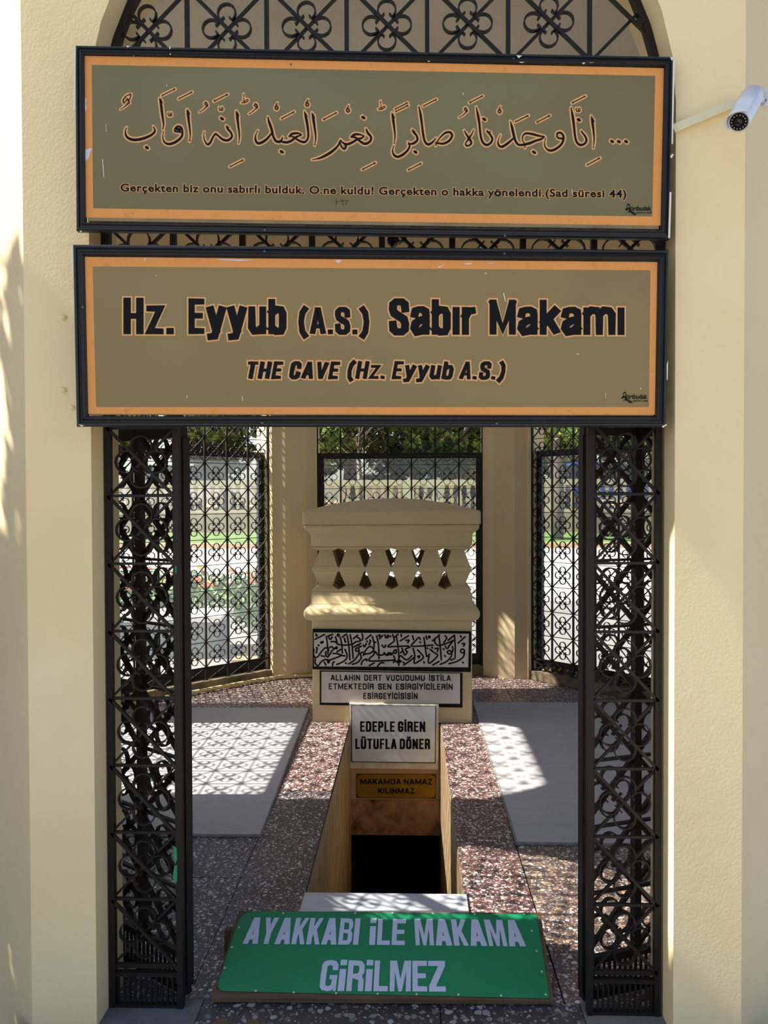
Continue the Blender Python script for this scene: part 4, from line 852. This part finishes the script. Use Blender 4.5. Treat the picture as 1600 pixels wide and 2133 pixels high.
def heavy_word(P_, word, x0, x1, yt, yb, sh_fn, m, lift, slope=0.0):
    W = {'I': 0.36, 'i': 0.36, 'M': 1.15, ' ': 0.62, 'L': 0.78, 'E': 0.80, 'A': 1.05}
    ws_ = [W.get(c, 0.92) for c in word]; gap = 0.11; tot = sum(ws_) + gap*(len(word)-1); u = 0; polys = []
    sc_ = (x1-x0)/tot
    def curve(fn): return fn
    for c, wd in zip(word, ws_):
        X = x0 + u*sc_; Wd = wd*sc_
        def mp(p):
            px = X + p[0]*Wd; cx_ = X+Wd/2; return (px + sh_fn(cx_)*p[1], yb + (yt-yb)*p[1] + slope*(px-x0))
        if c == 'i': ps = [[(0, 0), (0, .72), (1, .72), (1, 0)], [(0, .84), (0, 1.02), (1, 1.02), (1, .84)]]
        elif c == 'B':
            ps = [[(0, 0), (0, 1), (.32, 1), (.32, 0)], [(.32, 1), (.78, .98), (.96, .86), (.98, .66), (.84, .53), (.66, .56), (.68, .70), (.66, .82), (.32, .84)], [(.32, 0), (.32, .16), (.64, .17), (.68, .30), (.64, .43), (.32, .45), (.32, .58), (.66, .58), (.86, .53), (1, .42), (1, .16), (.86, .03), (.7, 0)]]
        elif c == 'R':
            ps = [[(0, 0), (0, 1), (.32, 1), (.32, 0)], [(.32, 1), (.78, .98), (.98, .86), (1, .62), (.86, .49), (1, .36), (1, 0), (.69, 0), (.67, .36), (.32, .42), (.32, .56), (.62, .58), (.68, .70), (.64, .82), (.32, .84)]]
        elif c == 'G':
            ps = [[(1, .68), (.98, .86), (.84, .97), (.5, 1.01), (.16, .97), (.02, .86), (0, .5), (.02, .14), (.16, .03), (.5, -.01), (.78, .02), (.82, .08), (.86, 0), (1, 0), (1, .52), (.54, .52), (.54, .38), (.69, .38), (.68, .20), (.5, .15), (.34, .20), (.33, .5), (.34, .80), (.5, .85), (.66, .80), (.67, .68)]]
        elif c == ' ': ps = []
        else: ps = heavy(c)
        polys += [[mp(p) for p in q] for q in ps]; u += wd + gap
    # triangulate through bmesh
    o = P_.poly('lettering', polys, m, lift); me = o.data; bm = bmesh.new(); bm.from_mesh(me); bmesh.ops.triangulate(bm, faces=bm.faces, ngon_method='EAR_CLIP'); bm.to_mesh(me); bm.free(); return o
heavy_word(GL, 'AYAKKABI', 505, 746, 1911, 1966, lambda x: 16 - (x-505)*0.045, 'greyltr', 0.0012, 0.008)
heavy_word(GL, 'iLE', 769, 843, 1914, 1968, lambda x: 3, 'greyltr', 0.0012, 0.008)
heavy_word(GL, 'MAKAMA', 866, 1096, 1914, 1969, lambda x: -2 - (x-866)*0.055, 'greyltr', 0.0012, 0.010)
heavy_word(GL, 'GiRiLMEZ', 664, 929, 2000, 2064, lambda x: 9 - (x-664)*0.045, 'greyltr', 0.0012, 0.006)
scr = [(590, 1902), (740, 1902), (818, 1902), (902, 1903), (989, 1904), (1092, 1904), (498, 1932), (483, 1973), (468, 2016), (533, 2064), (612, 2067), (700, 2069), (787, 2070), (868, 2071), (955, 2072), (1044, 2074), (1137, 2072), (1108, 1939), (1118, 1981), (1129, 2024)]
mi2 = mi @ Matrix.Identity(4)
for x, y in scr:
    p = mi @ GL.pt(x, y, 0.0); b = B(); b.lathe([(0.0038, 0), (0.0036, 0.0012), (0.0015, 0.002)], 8); o = b.build('screw', 'led', gs); o.location = p; o.rotation_euler = (atan2(sl0.z, sl0.y), 0, 0)

# ------------------------------------------------------------------ security camera, trunking, dome lamp
tk = thing('cable_trunking', 'slanting cream plastic cable trunking on the right pillar', 'trunking', tuple(at(1467, 240, 2.40)))
bpy.context.view_layer.update(); mi = tk.matrix_world.inverted()
b = B(); b.bar(mi @ at(1403, 268, 2.402), mi @ at(1531, 214, 2.402), 0.021, 0.014, (0, 1, 0)); b.build('trunking_body', 'trunk', tk)
b = B(); b.bar(mi @ at(1403, 268, 2.394), mi @ at(1531, 214, 2.394), 0.024, 0.003, (0, 1, 0)); b.build('trunking_lid', 'trunk', tk)
p0 = at(1539, 254, 2.24); p1 = at(1573, 195, 2.345); ax = (p1-p0); Lc = ax.length
cc = link('security_camera', None, None, p0); cc.rotation_euler = ax.to_track_quat('Z', 'Y').to_euler()
tag(cc, 'white bullet security camera with a ring of small lights, mounted at the right edge', 'camera'); bpy.context.view_layer.update()
R0 = 0.0275
b = B(); b.lathe([(R0*0.86, 0.004), (R0*0.98, 0.0), (R0, 0.004), (R0*1.02, Lc*0.45), (R0*1.0, Lc*0.85), (R0*0.8, Lc*1.0), (R0*0.3, Lc*1.05)], 24); b.build('housing', 'cctv', cc, True)
b = B(); b.lathe([(R0*0.84, -0.0005), (R0*0.84, 0.0035), (R0*0.2, 0.0036)], 24); b.build('lens_plate', 'lens', cc)
b = B(); b.lathe([(R0*0.36, -0.003), (R0*0.36, 0), (R0*0.30, -0.004)], 16); b.build('lens', 'lens', cc, True)
for k in range(14):
    a = k*2*pi/14 + 0.2; b = B(); b.lathe([(0.0016, 0), (0.0012, -0.0018), (0.0004, -0.0024)], 6, (R0*0.66*cos(a), R0*0.66*sin(a), -0.0008)); b.build('light_diode', 'led', cc)
# sunshield: curved hood on the upper left
mi3 = cc.matrix_world.to_3x3().inverted(); up = (mi3 @ Vector((-0.75, -0.1, 0.66))); a0 = atan2(up.y, up.x)
b = B()
for s_ in (0,):
    inn = []; out = []; rs = []
    for k in range(13):
        a = a0 - 1.45 + 2.9*k/12; z0_ = -0.016*max(0, cos((a-a0)*1.05))
        r1, r2 = R0*1.14, R0*1.22
        rs.append([(r1*cos(a), r1*sin(a), z0_), (r2*cos(a), r2*sin(a), z0_), (r2*cos(a), r2*sin(a), Lc*0.86), (r1*cos(a), r1*sin(a), Lc*0.86)])
    b.rings(rs)
b.build('sunshield', 'cctv', cc, True)
mw = cc.matrix_world.inverted()
pb = at(1591, 207, 2.50)
b = B(); b.tube([mw @ (p1 - ax*0.1), mw @ (p1 + Vector((0.012, 0.03, -0.004))), mw @ pb], 0.009, 10); b.build('bracket_arm', 'cctv', cc, True)
b = B(); b.tube([mw @ (pb + Vector((-0.012, -0.012, 0))), mw @ (pb+Vector((0.004, 0.004, 0)))], 0.026, 18); b.build('wall_plate', 'cctv', cc)
for dx, dz in ((-0.002, 0.018), (-0.012, 0.0), (0.012, -0.012)):
    q = pb + Vector((-0.014+dx*0.7, -0.014-dx*0.7, dz)); b = B(); b.tube([mw @ q, mw @ (q+Vector((0.002, 0.002, 0)))], 0.003, 8); b.build('screw', 'darkp', cc)
dl = thing('dome_camera', 'small black dome camera hanging in the gap between the two framed signs', 'camera', tuple(at(819, 503, 2.62)))
b = B(); b.lathe([(0.017, 0.014), (0.020, 0.010), (0.0205, -0.004), (0.012, -0.014), (0.003, -0.018)], 16); b.build('dome', 'darkp', dl, True)
B().box(-0.018, 0.018, -0.012, 0.012, 0.016, 0.030).build('mount', 'trunk', dl)
b = B(); b.tube([(0.012, 0, 0.02), (0.026, 0, 0.014), (0.028, 0, 0), (0.02, 0, -0.01)], 0.0018, 6); b.build('cable', 'darkp', dl)
# ------------------------------------------------------------------ pipe along the back left kerb, debris under the right grille
n, t = side_frame(5)
pp = [OC + n*2.285 + t*u for u in (1.0, 0.6, 0.2, -0.2, -0.55)] + [Vector(p) for p in ((-1.17, 7.10), (-0.98, 7.17), (-0.78, 7.22), (-0.55, 7.25))]
b = B(); b.tube([Vector((p.x, p.y, 0.019 + 0.004*sin(3.0*p.x))) for p in pp], 0.017, 8); tag(b.build('plastic_pipe', 'pipe', None, True), 'cream plastic pipe lying on the floor at the foot of the back left grille', 'pipe')
n, t = side_frame(3)
b = B()
for k in range(260):
    q = OC + n*(2.42 + RND.uniform(-0.035, 0.035)) + t*RND.uniform(-0.70, 0.70); z = 0.078 + RND.uniform(0, 0.05); s_ = RND.uniform(0.012, 0.028)
    u = Vector((RND.uniform(-1, 1), RND.uniform(-1, 1), RND.uniform(-.7, .7))).normalized()*s_; w2 = Vector((RND.uniform(-1, 1), RND.uniform(-1, 1), RND.uniform(-.7, .7))).normalized()*s_*0.6
    c = Vector((q.x, q.y, z)); b.add([c-u, c+w2, c+u, c-w2], [(0, 1, 2, 3)])
me = mesh('leaf_litter', b.v, b.f, 'litter'); tag(link('leaf_litter', me), 'dry leaf litter on the kerb under the back right grille', 'leaves', None, 'stuff')
# sandals at the bottom edge
def shoe(cx_, label):
    Y1_ = 2.415; e = thing('shoe', label, 'shoe', (cx_, Y1_-0.13, 0.0), (0, 0, 0), 'pair of shoes at the bottom edge'); e.rotation_euler = (0, 0, 0)
    def outline(hw, l0, l1, z):
        pts = []
        for k in range(20):
            a = 2*pi*k/20; x = cos(a); y = sin(a); wd = hw*(1.0 if y > 0 else 0.82); pts.append((wd*x, (l1 if y > 0 else l0)*y, z))
        return pts
    B().rings([outline(0.040, 0.14, 0.13, 0.0), outline(0.042, 0.142, 0.13, 0.016)]).build('sole', 'tan', e)
    B().rings([outline(0.038, 0.13, 0.122, 0.016), outline(0.037, 0.128, 0.119, 0.035), outline(0.028, 0.118, 0.098, 0.052)]).build('upper', 'tan', e, True)
    B().rings([outline(0.026, 0.11, 0.07, 0.050), outline(0.020, 0.10, 0.05, 0.056)]).build('footbed', 'blk', e, True)
sx_ = at(478, 2125, 2.48).x
shoe(sx_, 'tan shoe with a black footbed, the left one at the bottom edge'); shoe(sx_+0.092, 'tan shoe with a black footbed, the right one at the bottom edge')

# ------------------------------------------------------------------ outside
def gz(Y): return -0.16 if Y < 9 else -0.16 + 0.082*(Y-9) if Y < 20 else 0.74
def sheet(name, x0, x1, ys, m, dz=0.0, hole=False):
    b = B()
    if hole:
        y0, y1 = ys[0], ys[1]
        for xa, xb, ya, yb in ((x0, -1.05, y0, y1), (0.85, x1, y0, y1), (-1.05, 0.85, y0, 2.7), (-1.05, 0.85, 8.7, y1)):
            b.add([(xa, ya, gz(ya)+dz), (xb, ya, gz(ya)+dz), (xb, yb, gz(yb)+dz), (xa, yb, gz(yb)+dz)], [(0, 1, 2, 3)])
        ys = ys[1:]
    b.rings([[(x0, y, gz(y)+dz), (x1, y, gz(y)+dz)] for y in ys], False, (False, False)); me = mesh(name, b.v, b.f, m); return link(name, me)
o = sheet('ground', -60, 60, [-30, 9, 20, 90], 'earth', -0.03, True); o['kind'] = 'structure'
o = sheet('paved_forecourt', -30, 30, [-25, 9, 12.0], 'forecourt', -0.005, True); o['kind'] = 'structure'
o = sheet('paved_road', -30, 30, [13.2, 17.2], 'paving', 0.0); o['kind'] = 'structure'
o = sheet('paved_path', -1.2, 30, [11.9, 13.3], 'paving', 0.0); o['kind'] = 'structure'
tag(sheet('lawn_strip', -30, 30, [17.4, 19.9], 'grass', 0.0), 'strip of green grass between the pale road and the retaining wall', 'grass', None, 'stuff')
b = B(); b.rings([[(-30, 17.2, gz(17.2)-0.05), (30, 17.2, gz(17.2)-0.05), (30, 17.4, gz(17.4)-0.05), (-30, 17.4, gz(17.4)-0.05)], [(-30, 17.2, gz(17.3)+0.1), (30, 17.2, gz(17.3)+0.1), (30, 17.4, gz(17.3)+0.1), (-30, 17.4, gz(17.3)+0.1)]])
o = b.build('trim_8', 'orangekerb'); o['kind'] = 'structure'
# terrace wall and balustrade
YB = 20.0; ZW = 1.22
o = B().box(-22, 22, YB, YB+0.5, 0.3, ZW).build('wall_terrace', 'rock_wall'); o['kind'] = 'structure'
o = B().box(-60, 60, YB+0.5, 90, 0.6, ZW-0.02).build('trim_terrace', 'earth'); o['kind'] = 'structure'
bl = thing('balustrade', 'cream balustrade on the terrace wall beyond the back grille', 'balustrade', (0, YB+0.2, ZW))
B().box(-21, 21, -0.13, 0.13, 0, 0.07).build('plinth_rail', 'balust', bl)
B().box(-21, 21, -0.16, 0.16, 0.66, 0.80).build('top_rail', 'balust', bl)
b = B(); b.lathe([(0.06, 0.07), (0.06, 0.12), (0.035, 0.14), (0.075, 0.27), (0.07, 0.34), (0.035, 0.46), (0.05, 0.52), (0.035, 0.55), (0.06, 0.60), (0.06, 0.66)], 8)
bme = fixn(mesh('baluster', b.v, b.f, 'balust', True))
for k in range(96):
    x = -10.2 + k*0.212
    if k % 16 != 0: link('baluster', bme, bl, (x, 0, 0))
for k in range(0, 97, 16): B().box(-10.2+k*0.212-0.14, -10.2+k*0.212+0.14, -0.15, 0.15, 0.07, 0.66).build('pedestal', 'balust', bl)
# foliage
def crown_mesh(name, blobs, n, size, m, seed, flat=0.55):
    r = random.Random(seed); vs = []; fs = []
    for _ in range(n):
        cx_, cy_, cz_, rx, ry, rz = blobs[r.randrange(len(blobs))]
        d = Vector((r.gauss(0, 1), r.gauss(0, 1), r.gauss(0, 1))).normalized()*(r.random()**0.35)
        c = Vector((cx_+d.x*rx, cy_+d.y*ry, cz_+d.z*rz)); s_ = size*r.uniform(0.6, 1.3)
        u = Vector((r.uniform(-1, 1), r.uniform(-1, 1), r.uniform(-1, 1))).normalized(); w2 = u.cross(Vector((r.uniform(-1, 1), r.uniform(-1, 1), r.uniform(-1, 1)))).normalized()
        k = len(vs); vs += [c-u*s_, c+w2*s_*flat, c+u*s_, c-w2*s_*flat]; fs.append((k, k+1, k+2, k+3))
    return mesh(name, vs, fs, m)
def blobs(r, n, w_, h, z0_, br):
    return [(r.uniform(-w_, w_), r.uniform(-w_, w_), z0_+r.uniform(0, h), br*r.uniform(.7, 1.2), br*r.uniform(.7, 1.2), br*r.uniform(.6, 1.0)) for _ in range(n)]
rt = random.Random(3)
CR_ = {'leaf1': crown_mesh('crown', blobs(rt, 16, 2.0, 3.4, 1.6, 1.0), 9000, 0.12, 'leaf1', 1), 'leaf2': crown_mesh('crown', blobs(rt, 18, 1.6, 5.0, 1.3, 1.0), 10000, 0.13, 'leaf2', 2),
       'leaf3': crown_mesh('crown', blobs(rt, 14, 2.0, 3.2, 1.5, 1.0), 8000, 0.12, 'leaf3', 3)}
b = B(); b.tube([(0, 0, 0), (0.05, 0, 1.0), (-0.05, 0.05, 2.2), (0.1, 0, 4.0)], [0.2, 0.15, 0.12, 0.05], 8)
for a in (0.4, 2.2, 4.1): b.tube([(0, 0, 1.4), (0.7*cos(a), 0.7*sin(a), 2.4), (1.3*cos(a), 1.3*sin(a), 3.4)], [0.08, 0.06, 0.02], 6)
TR = fixn(mesh('trunk', b.v, b.f, 'bark', True))
def tree(x, y, z, s_, kind, label, rz=0.0, group='trees beyond the terrace balustrade'):
    e = thing('leafy_tree' if kind != 'leaf2' else 'dark_conifer', label, 'tree', (x, y, z), (0, 0, rz), group)
    link('crown', CR_[kind], e, None, None, (s_, s_, s_)); link('trunk', TR, e, None, None, (s_, s_, s_)); return e
zt_ = 1.15
TREES = [(-14, 30, 1.5, 'leaf2', 'dark tree farthest left beyond the terrace, behind the left gate leaf'), (-10.4, 27, 1.2, 'leaf3', 'light green tree seen through the upper left grille beside the gate post'),
 (-7.6, 29, 1.3, 'leaf1', 'mid green tree seen through the top of the back left grille'), (-4.4, 31, 1.4, 'leaf2', 'dark tree behind the left cream pillar'),
 (-2.0, 28, 1.2, 'leaf1', 'mid green tree at the left of the back grille'), (0.2, 33, 1.5, 'leaf2', 'tall dark tree in the middle of the back grille'),
 (1.3, 27.5, 1.15, 'leaf2', 'dark tree right of centre in the back grille'), (3.3, 30, 1.25, 'leaf3', 'yellow green tree at the right of the back grille'),
 (5.6, 29, 1.3, 'leaf1', 'mid green tree seen between the right pillar and the right grille'), (8.0, 27, 1.25, 'leaf1', 'mid green tree seen through the upper right grille'),
 (11.0, 30, 1.5, 'leaf2', 'dark tree behind the right gate leaf'), (14.5, 28, 1.4, 'leaf1', 'mid green tree farthest right beyond the terrace')]
for k, (x, y, s_, kd, lb) in enumerate(TREES): tree(x, y, zt_, s_, kd, lb, k*1.3)
for k, x in enumerate((-11, -3.5, 2.5, 8.5, 15)):      # a second row closes the view
    tree(x, 47, 1.0, 2.3, ('leaf2', 'leaf1')[k % 2], ('far dark tree row behind the terrace, leftmost', 'far green tree row left of centre behind the terrace', 'far dark tree behind the centre of the back grille', 'far green tree behind the right grille', 'far dark tree row, rightmost')[k], k*0.9)
o = thing('bare_tree', 'small tree with bare grey branches at the left of the back grille', 'tree', (-1.45, 24.0, 1.2))
b = B(); r = random.Random(5); b.tube([(0, 0, 0), (0.03, 0, 0.9), (-0.04, 0, 1.8), (0.02, 0, 2.8)], [0.07, 0.05, 0.04, 0.015], 6)
for k in range(16):
    z = 0.8 + k*0.12; a = r.uniform(0, 6.28); l = r.uniform(0.5, 1.1); b.tube([(0, 0, z), (l*0.5*cos(a), l*0.5*sin(a), z+0.35), (l*cos(a), l*sin(a), z+0.5+r.uniform(0, .3))], [0.022, 0.015, 0.006], 5)
b.build('branches', 'bark', o, True)
# near-right tree trunk on the lawn and an unseen tree added to shade the gateway's left side
o = thing('lawn_tree_trunk', 'slim tree on the lawn seen through the right grille', 'tree', (3.35, 18.6, gz(18.6)))
b = B(); b.tube([(0, 0, 0), (0.05, 0, 1.0), (-0.04, 0, 2.2), (0.05, 0, 3.6)], [0.14, 0.11, 0.10, 0.05], 8); b.build('trunk', 'bark', o, True)
link('crown', CR_['leaf1'], o, (0, 0, 1.6), None, (0.62,)*3)
sh = thing('shade_tree', 'dense leafy tree added out of view left of the gateway to shade it', 'tree', (-3.75, 2.55, -0.16))
r = random.Random(11); bb = []
while len(bb) < 230:
    x, y, z = r.uniform(-0.65, 0.6), r.uniform(-1.5, 1.2), r.uniform(0.5, 5.9)
    Xw, Yw = x-3.75, y+2.55; top = -Xw*1.09 + (1.08 if Yw < 2.30 else -0.12) - 0.24  # crown top trimmed along the sun's slope to place its shade
    if z - 0.16 < top: bb.append((x, y, z, 0.27, 0.27, 0.27))
link('crown', crown_mesh('crown', bb, 75000, 0.07, 'leaf1', 12), sh)
b = B(); b.tube([(0, 0, 0), (0.03, 0.02, 1.2), (-0.05, 0, 2.4), (0, 0, 3.4)], [0.14, 0.11, 0.08, 0.03], 8); b.build('trunk', 'bark', sh, True)
# flower bed seen through the left grille
fb = thing('flower_bed', 'bed of orange and yellow flowers seen through the back left grille', 'flower bed', (-3.3, 11.4, gz(11.4)))
b = B(); r = random.Random(21)
gb = [(r.uniform(-1.9, 1.9), r.uniform(-1.3, 1.6), 0.18, 0.3, 0.3, 0.26) for _ in range(60)]
o = link('foliage', crown_mesh('foliage', gb, 9000, 0.06, 'stem', 22, 0.35), fb); o['kind'] = 'stuff'
for nm, mt, cnt, xr_ in (('orange_blossom', 'petal', 70, (-1.2, 1.9)), ('yellow_blossom', 'petal2', 26, (-1.9, 0.6))):
    b = B(); b.lathe([(0.01, -0.01), (0.045, 0.0), (0.05, 0.015), (0.012, 0.02)], 7); pm = fixn(mesh(nm, b.v, b.f, mt))
    for _ in range(cnt): link(nm, pm, fb, (r.uniform(*xr_), r.uniform(-1.4, 1.4), r.uniform(0.36, 0.5)), (r.uniform(-.6, .6), r.uniform(-.6, .6), 0), (r.uniform(.8, 1.3),)*3)
# planter box with a white cap, nearer
p0 = ground(395, 1392, -0.16)
pl_ = thing('planter_box', 'grey box with a white cap standing outside the back left grille', 'planter', (-2.52, 9.1, -0.16))
B().box(-0.75, 0.42, -0.25, 0.35, 0, 0.40).build('box', 'planter', pl_); B().box(-0.80, 0.46, -0.29, 0.39, 0.40, 0.46).build('cap', 'plantertop', pl_)
o = B().box(-1.9, -0.6, 8.6, 11.2, -0.2, -0.13).build('earth_bed', 'earth'); tag(o, 'bare earth bed outside, right of the grey box with the white cap', 'earth')
# post and chain on the right
bo = thing('chain_barrier', 'grey post with a slack chain seen through the right grille', 'barrier', (2.55, 12.0, gz(12.0)))
b = B(); b.tube([(0, 0, 0), (0, 0, 0.92)], 0.045, 10); b.build('post', 'metalgrey', bo, True)
b = B(); b.tube([(-4.2, 0, 0), (-4.2, 0, 0.92)], 0.045, 10); b.build('post', 'metalgrey', bo, True)
for k in range(60):
    t = (k+0.5)/60; x = -4.2*t; z = 0.86 - 0.42*4*t*(1-t); b = B(); a = k % 2
    b.tube([(0.03*cos(q*pi/3), 0.015*sin(q*pi/3)*(1-a), 0.015*sin(q*pi/3)*a) for q in range(7)], 0.004, 4); o = b.build('chain_link', 'metalgrey', bo); o.location = (x, 0, z)
# parked cars and a low kiosk behind the balustrade
def car(x, y, m, label, s_=1.0):
    e = thing('car', label, 'car', (x, y, zt_), (0, 0, 0), 'cars parked beyond the balustrade'); b = B()
    body = [(-2.1, .35), (-2.15, .7), (-1.9, .88), (-1.2, .95), (1.2, .92), (1.95, .82), (2.1, .6), (2.1, .35)]
    b.rings([[(px, yy, pz) for px, pz in body] for yy in (-0.85, 0.85)]); b.build('body', m, e)
    cab = [(-1.5, .93), (-1.1, 1.38), (0.3, 1.42), (1.0, .93)]
    b = B(); b.rings([[(px, yy, pz) for px, pz in cab] for yy in (-0.72, 0.72)]); b.build('cabin_glass', 'carg', e)
    b = B(); b.box(-1.08, 0.28, -0.73, 0.73, 1.385, 1.44); b.build('roof', m, e)
    for wx in (-1.35, 1.3):
        for wy in (-0.87, 0.70): b = B(); b.tube([(wx, wy, 0.33), (wx, wy+0.17, 0.33)], 0.33, 14); b.build('wheel', 'tyre', e)
    return e
car(-0.9, 35.5, 'carw', 'white car parked beyond the balustrade, behind the pier cap'); car(5.9, 24.5, 'carb', 'dark blue car parked beyond the terrace wall on the right')
car(10.3, 26.0, 'carw', 'white car parked beyond the terrace wall behind the right gate leaf'); car(-6.6, 24.5, 'carw', 'white car parked beyond the balustrade, left of the left pillar')
ki = thing('kiosk', 'low pale kiosk with a reddish roof beyond the balustrade, right of centre', 'kiosk', (3.4, 36.0, 1.15))
B().box(-1.6, 1.6, -1, 1, 0, 1.3).build('walls', 'shopw', ki); B().box(-1.8, 1.8, -1.2, 1.2, 1.3, 1.55).build('roof', 'shopr', ki)
B().box(-1.2, -0.2, -1.03, -1.0, 0.3, 1.1).build('shutter', 'carb', ki)

# small wear: plaster lumps beside the lower sign, green paint smeared on the left gate post
wall0 = bpy.data.objects['wall_front']
for x, y, r_ in ((132, 661, 7), (132, 812, 7), (151, 849, 6)):
    c = at(x, y, 2.409); b = B(); rs = []
    for k, (q, d) in enumerate(((1.0, 0.0), (0.8, 0.006), (0.35, 0.009))):
        rs.append([(c.x + q*r_*0.0014*cos(a*pi/4)*(1.1+0.2*sin(a*3)), c.y-d, c.z + q*r_*0.0012*sin(a*pi/4)*(1+0.3*cos(a*2))) for a in range(8)])
    b.rings(rs); b.build('plaster_lump', 'wall', wall0)
post = [o for o in bpy.data.objects if o.name.startswith('gate_side_panel')][0]; bpy.context.view_layer.update()
PP = Plane((0, YG-0.0136, 1), (0, -1, 0), post)
PP.poly('paint_smear', [[(362, 1762), (368, 1766), (369, 1790), (365, 1800), (361, 1784)], [(363, 1805), (369, 1801), (369, 1836), (365, 1842), (360, 1826)], [(365, 1178), (368, 1180), (368, 1196), (365, 1192)]], 'green', 0.0005)

# print belongs to the panel it is printed on; lamps of the camera belong to its lens plate
def adopt(root, host_name, names):
    host = [c for c in root.children if c.name.split('.')[0] == host_name]
    if not host: return
    for c in list(root.children):
        if c.name.split('.')[0] in names: c.parent = host[0]
PRINT = ('lettering', 'lettering_outline', 'calligraphy', 'calligraphy_outline', 'printed_mark', 'pen_scribble', 'scratch', 'engraved_border', 'corner_ornament', 'dark_edge', 'black_border')
for root, host in ((s1, 'printed_panel'), (s2, 'printed_panel'), (ws, 'sign_panel'), (bp, 'plate'), (gs, 'metal_panel'), (q1, 'slab'), (q2, 'slab')): adopt(root, host, PRINT)
adopt(gs, 'metal_panel', ('screw',)); adopt(cc, 'lens_plate', ('light_diode', 'lens'))
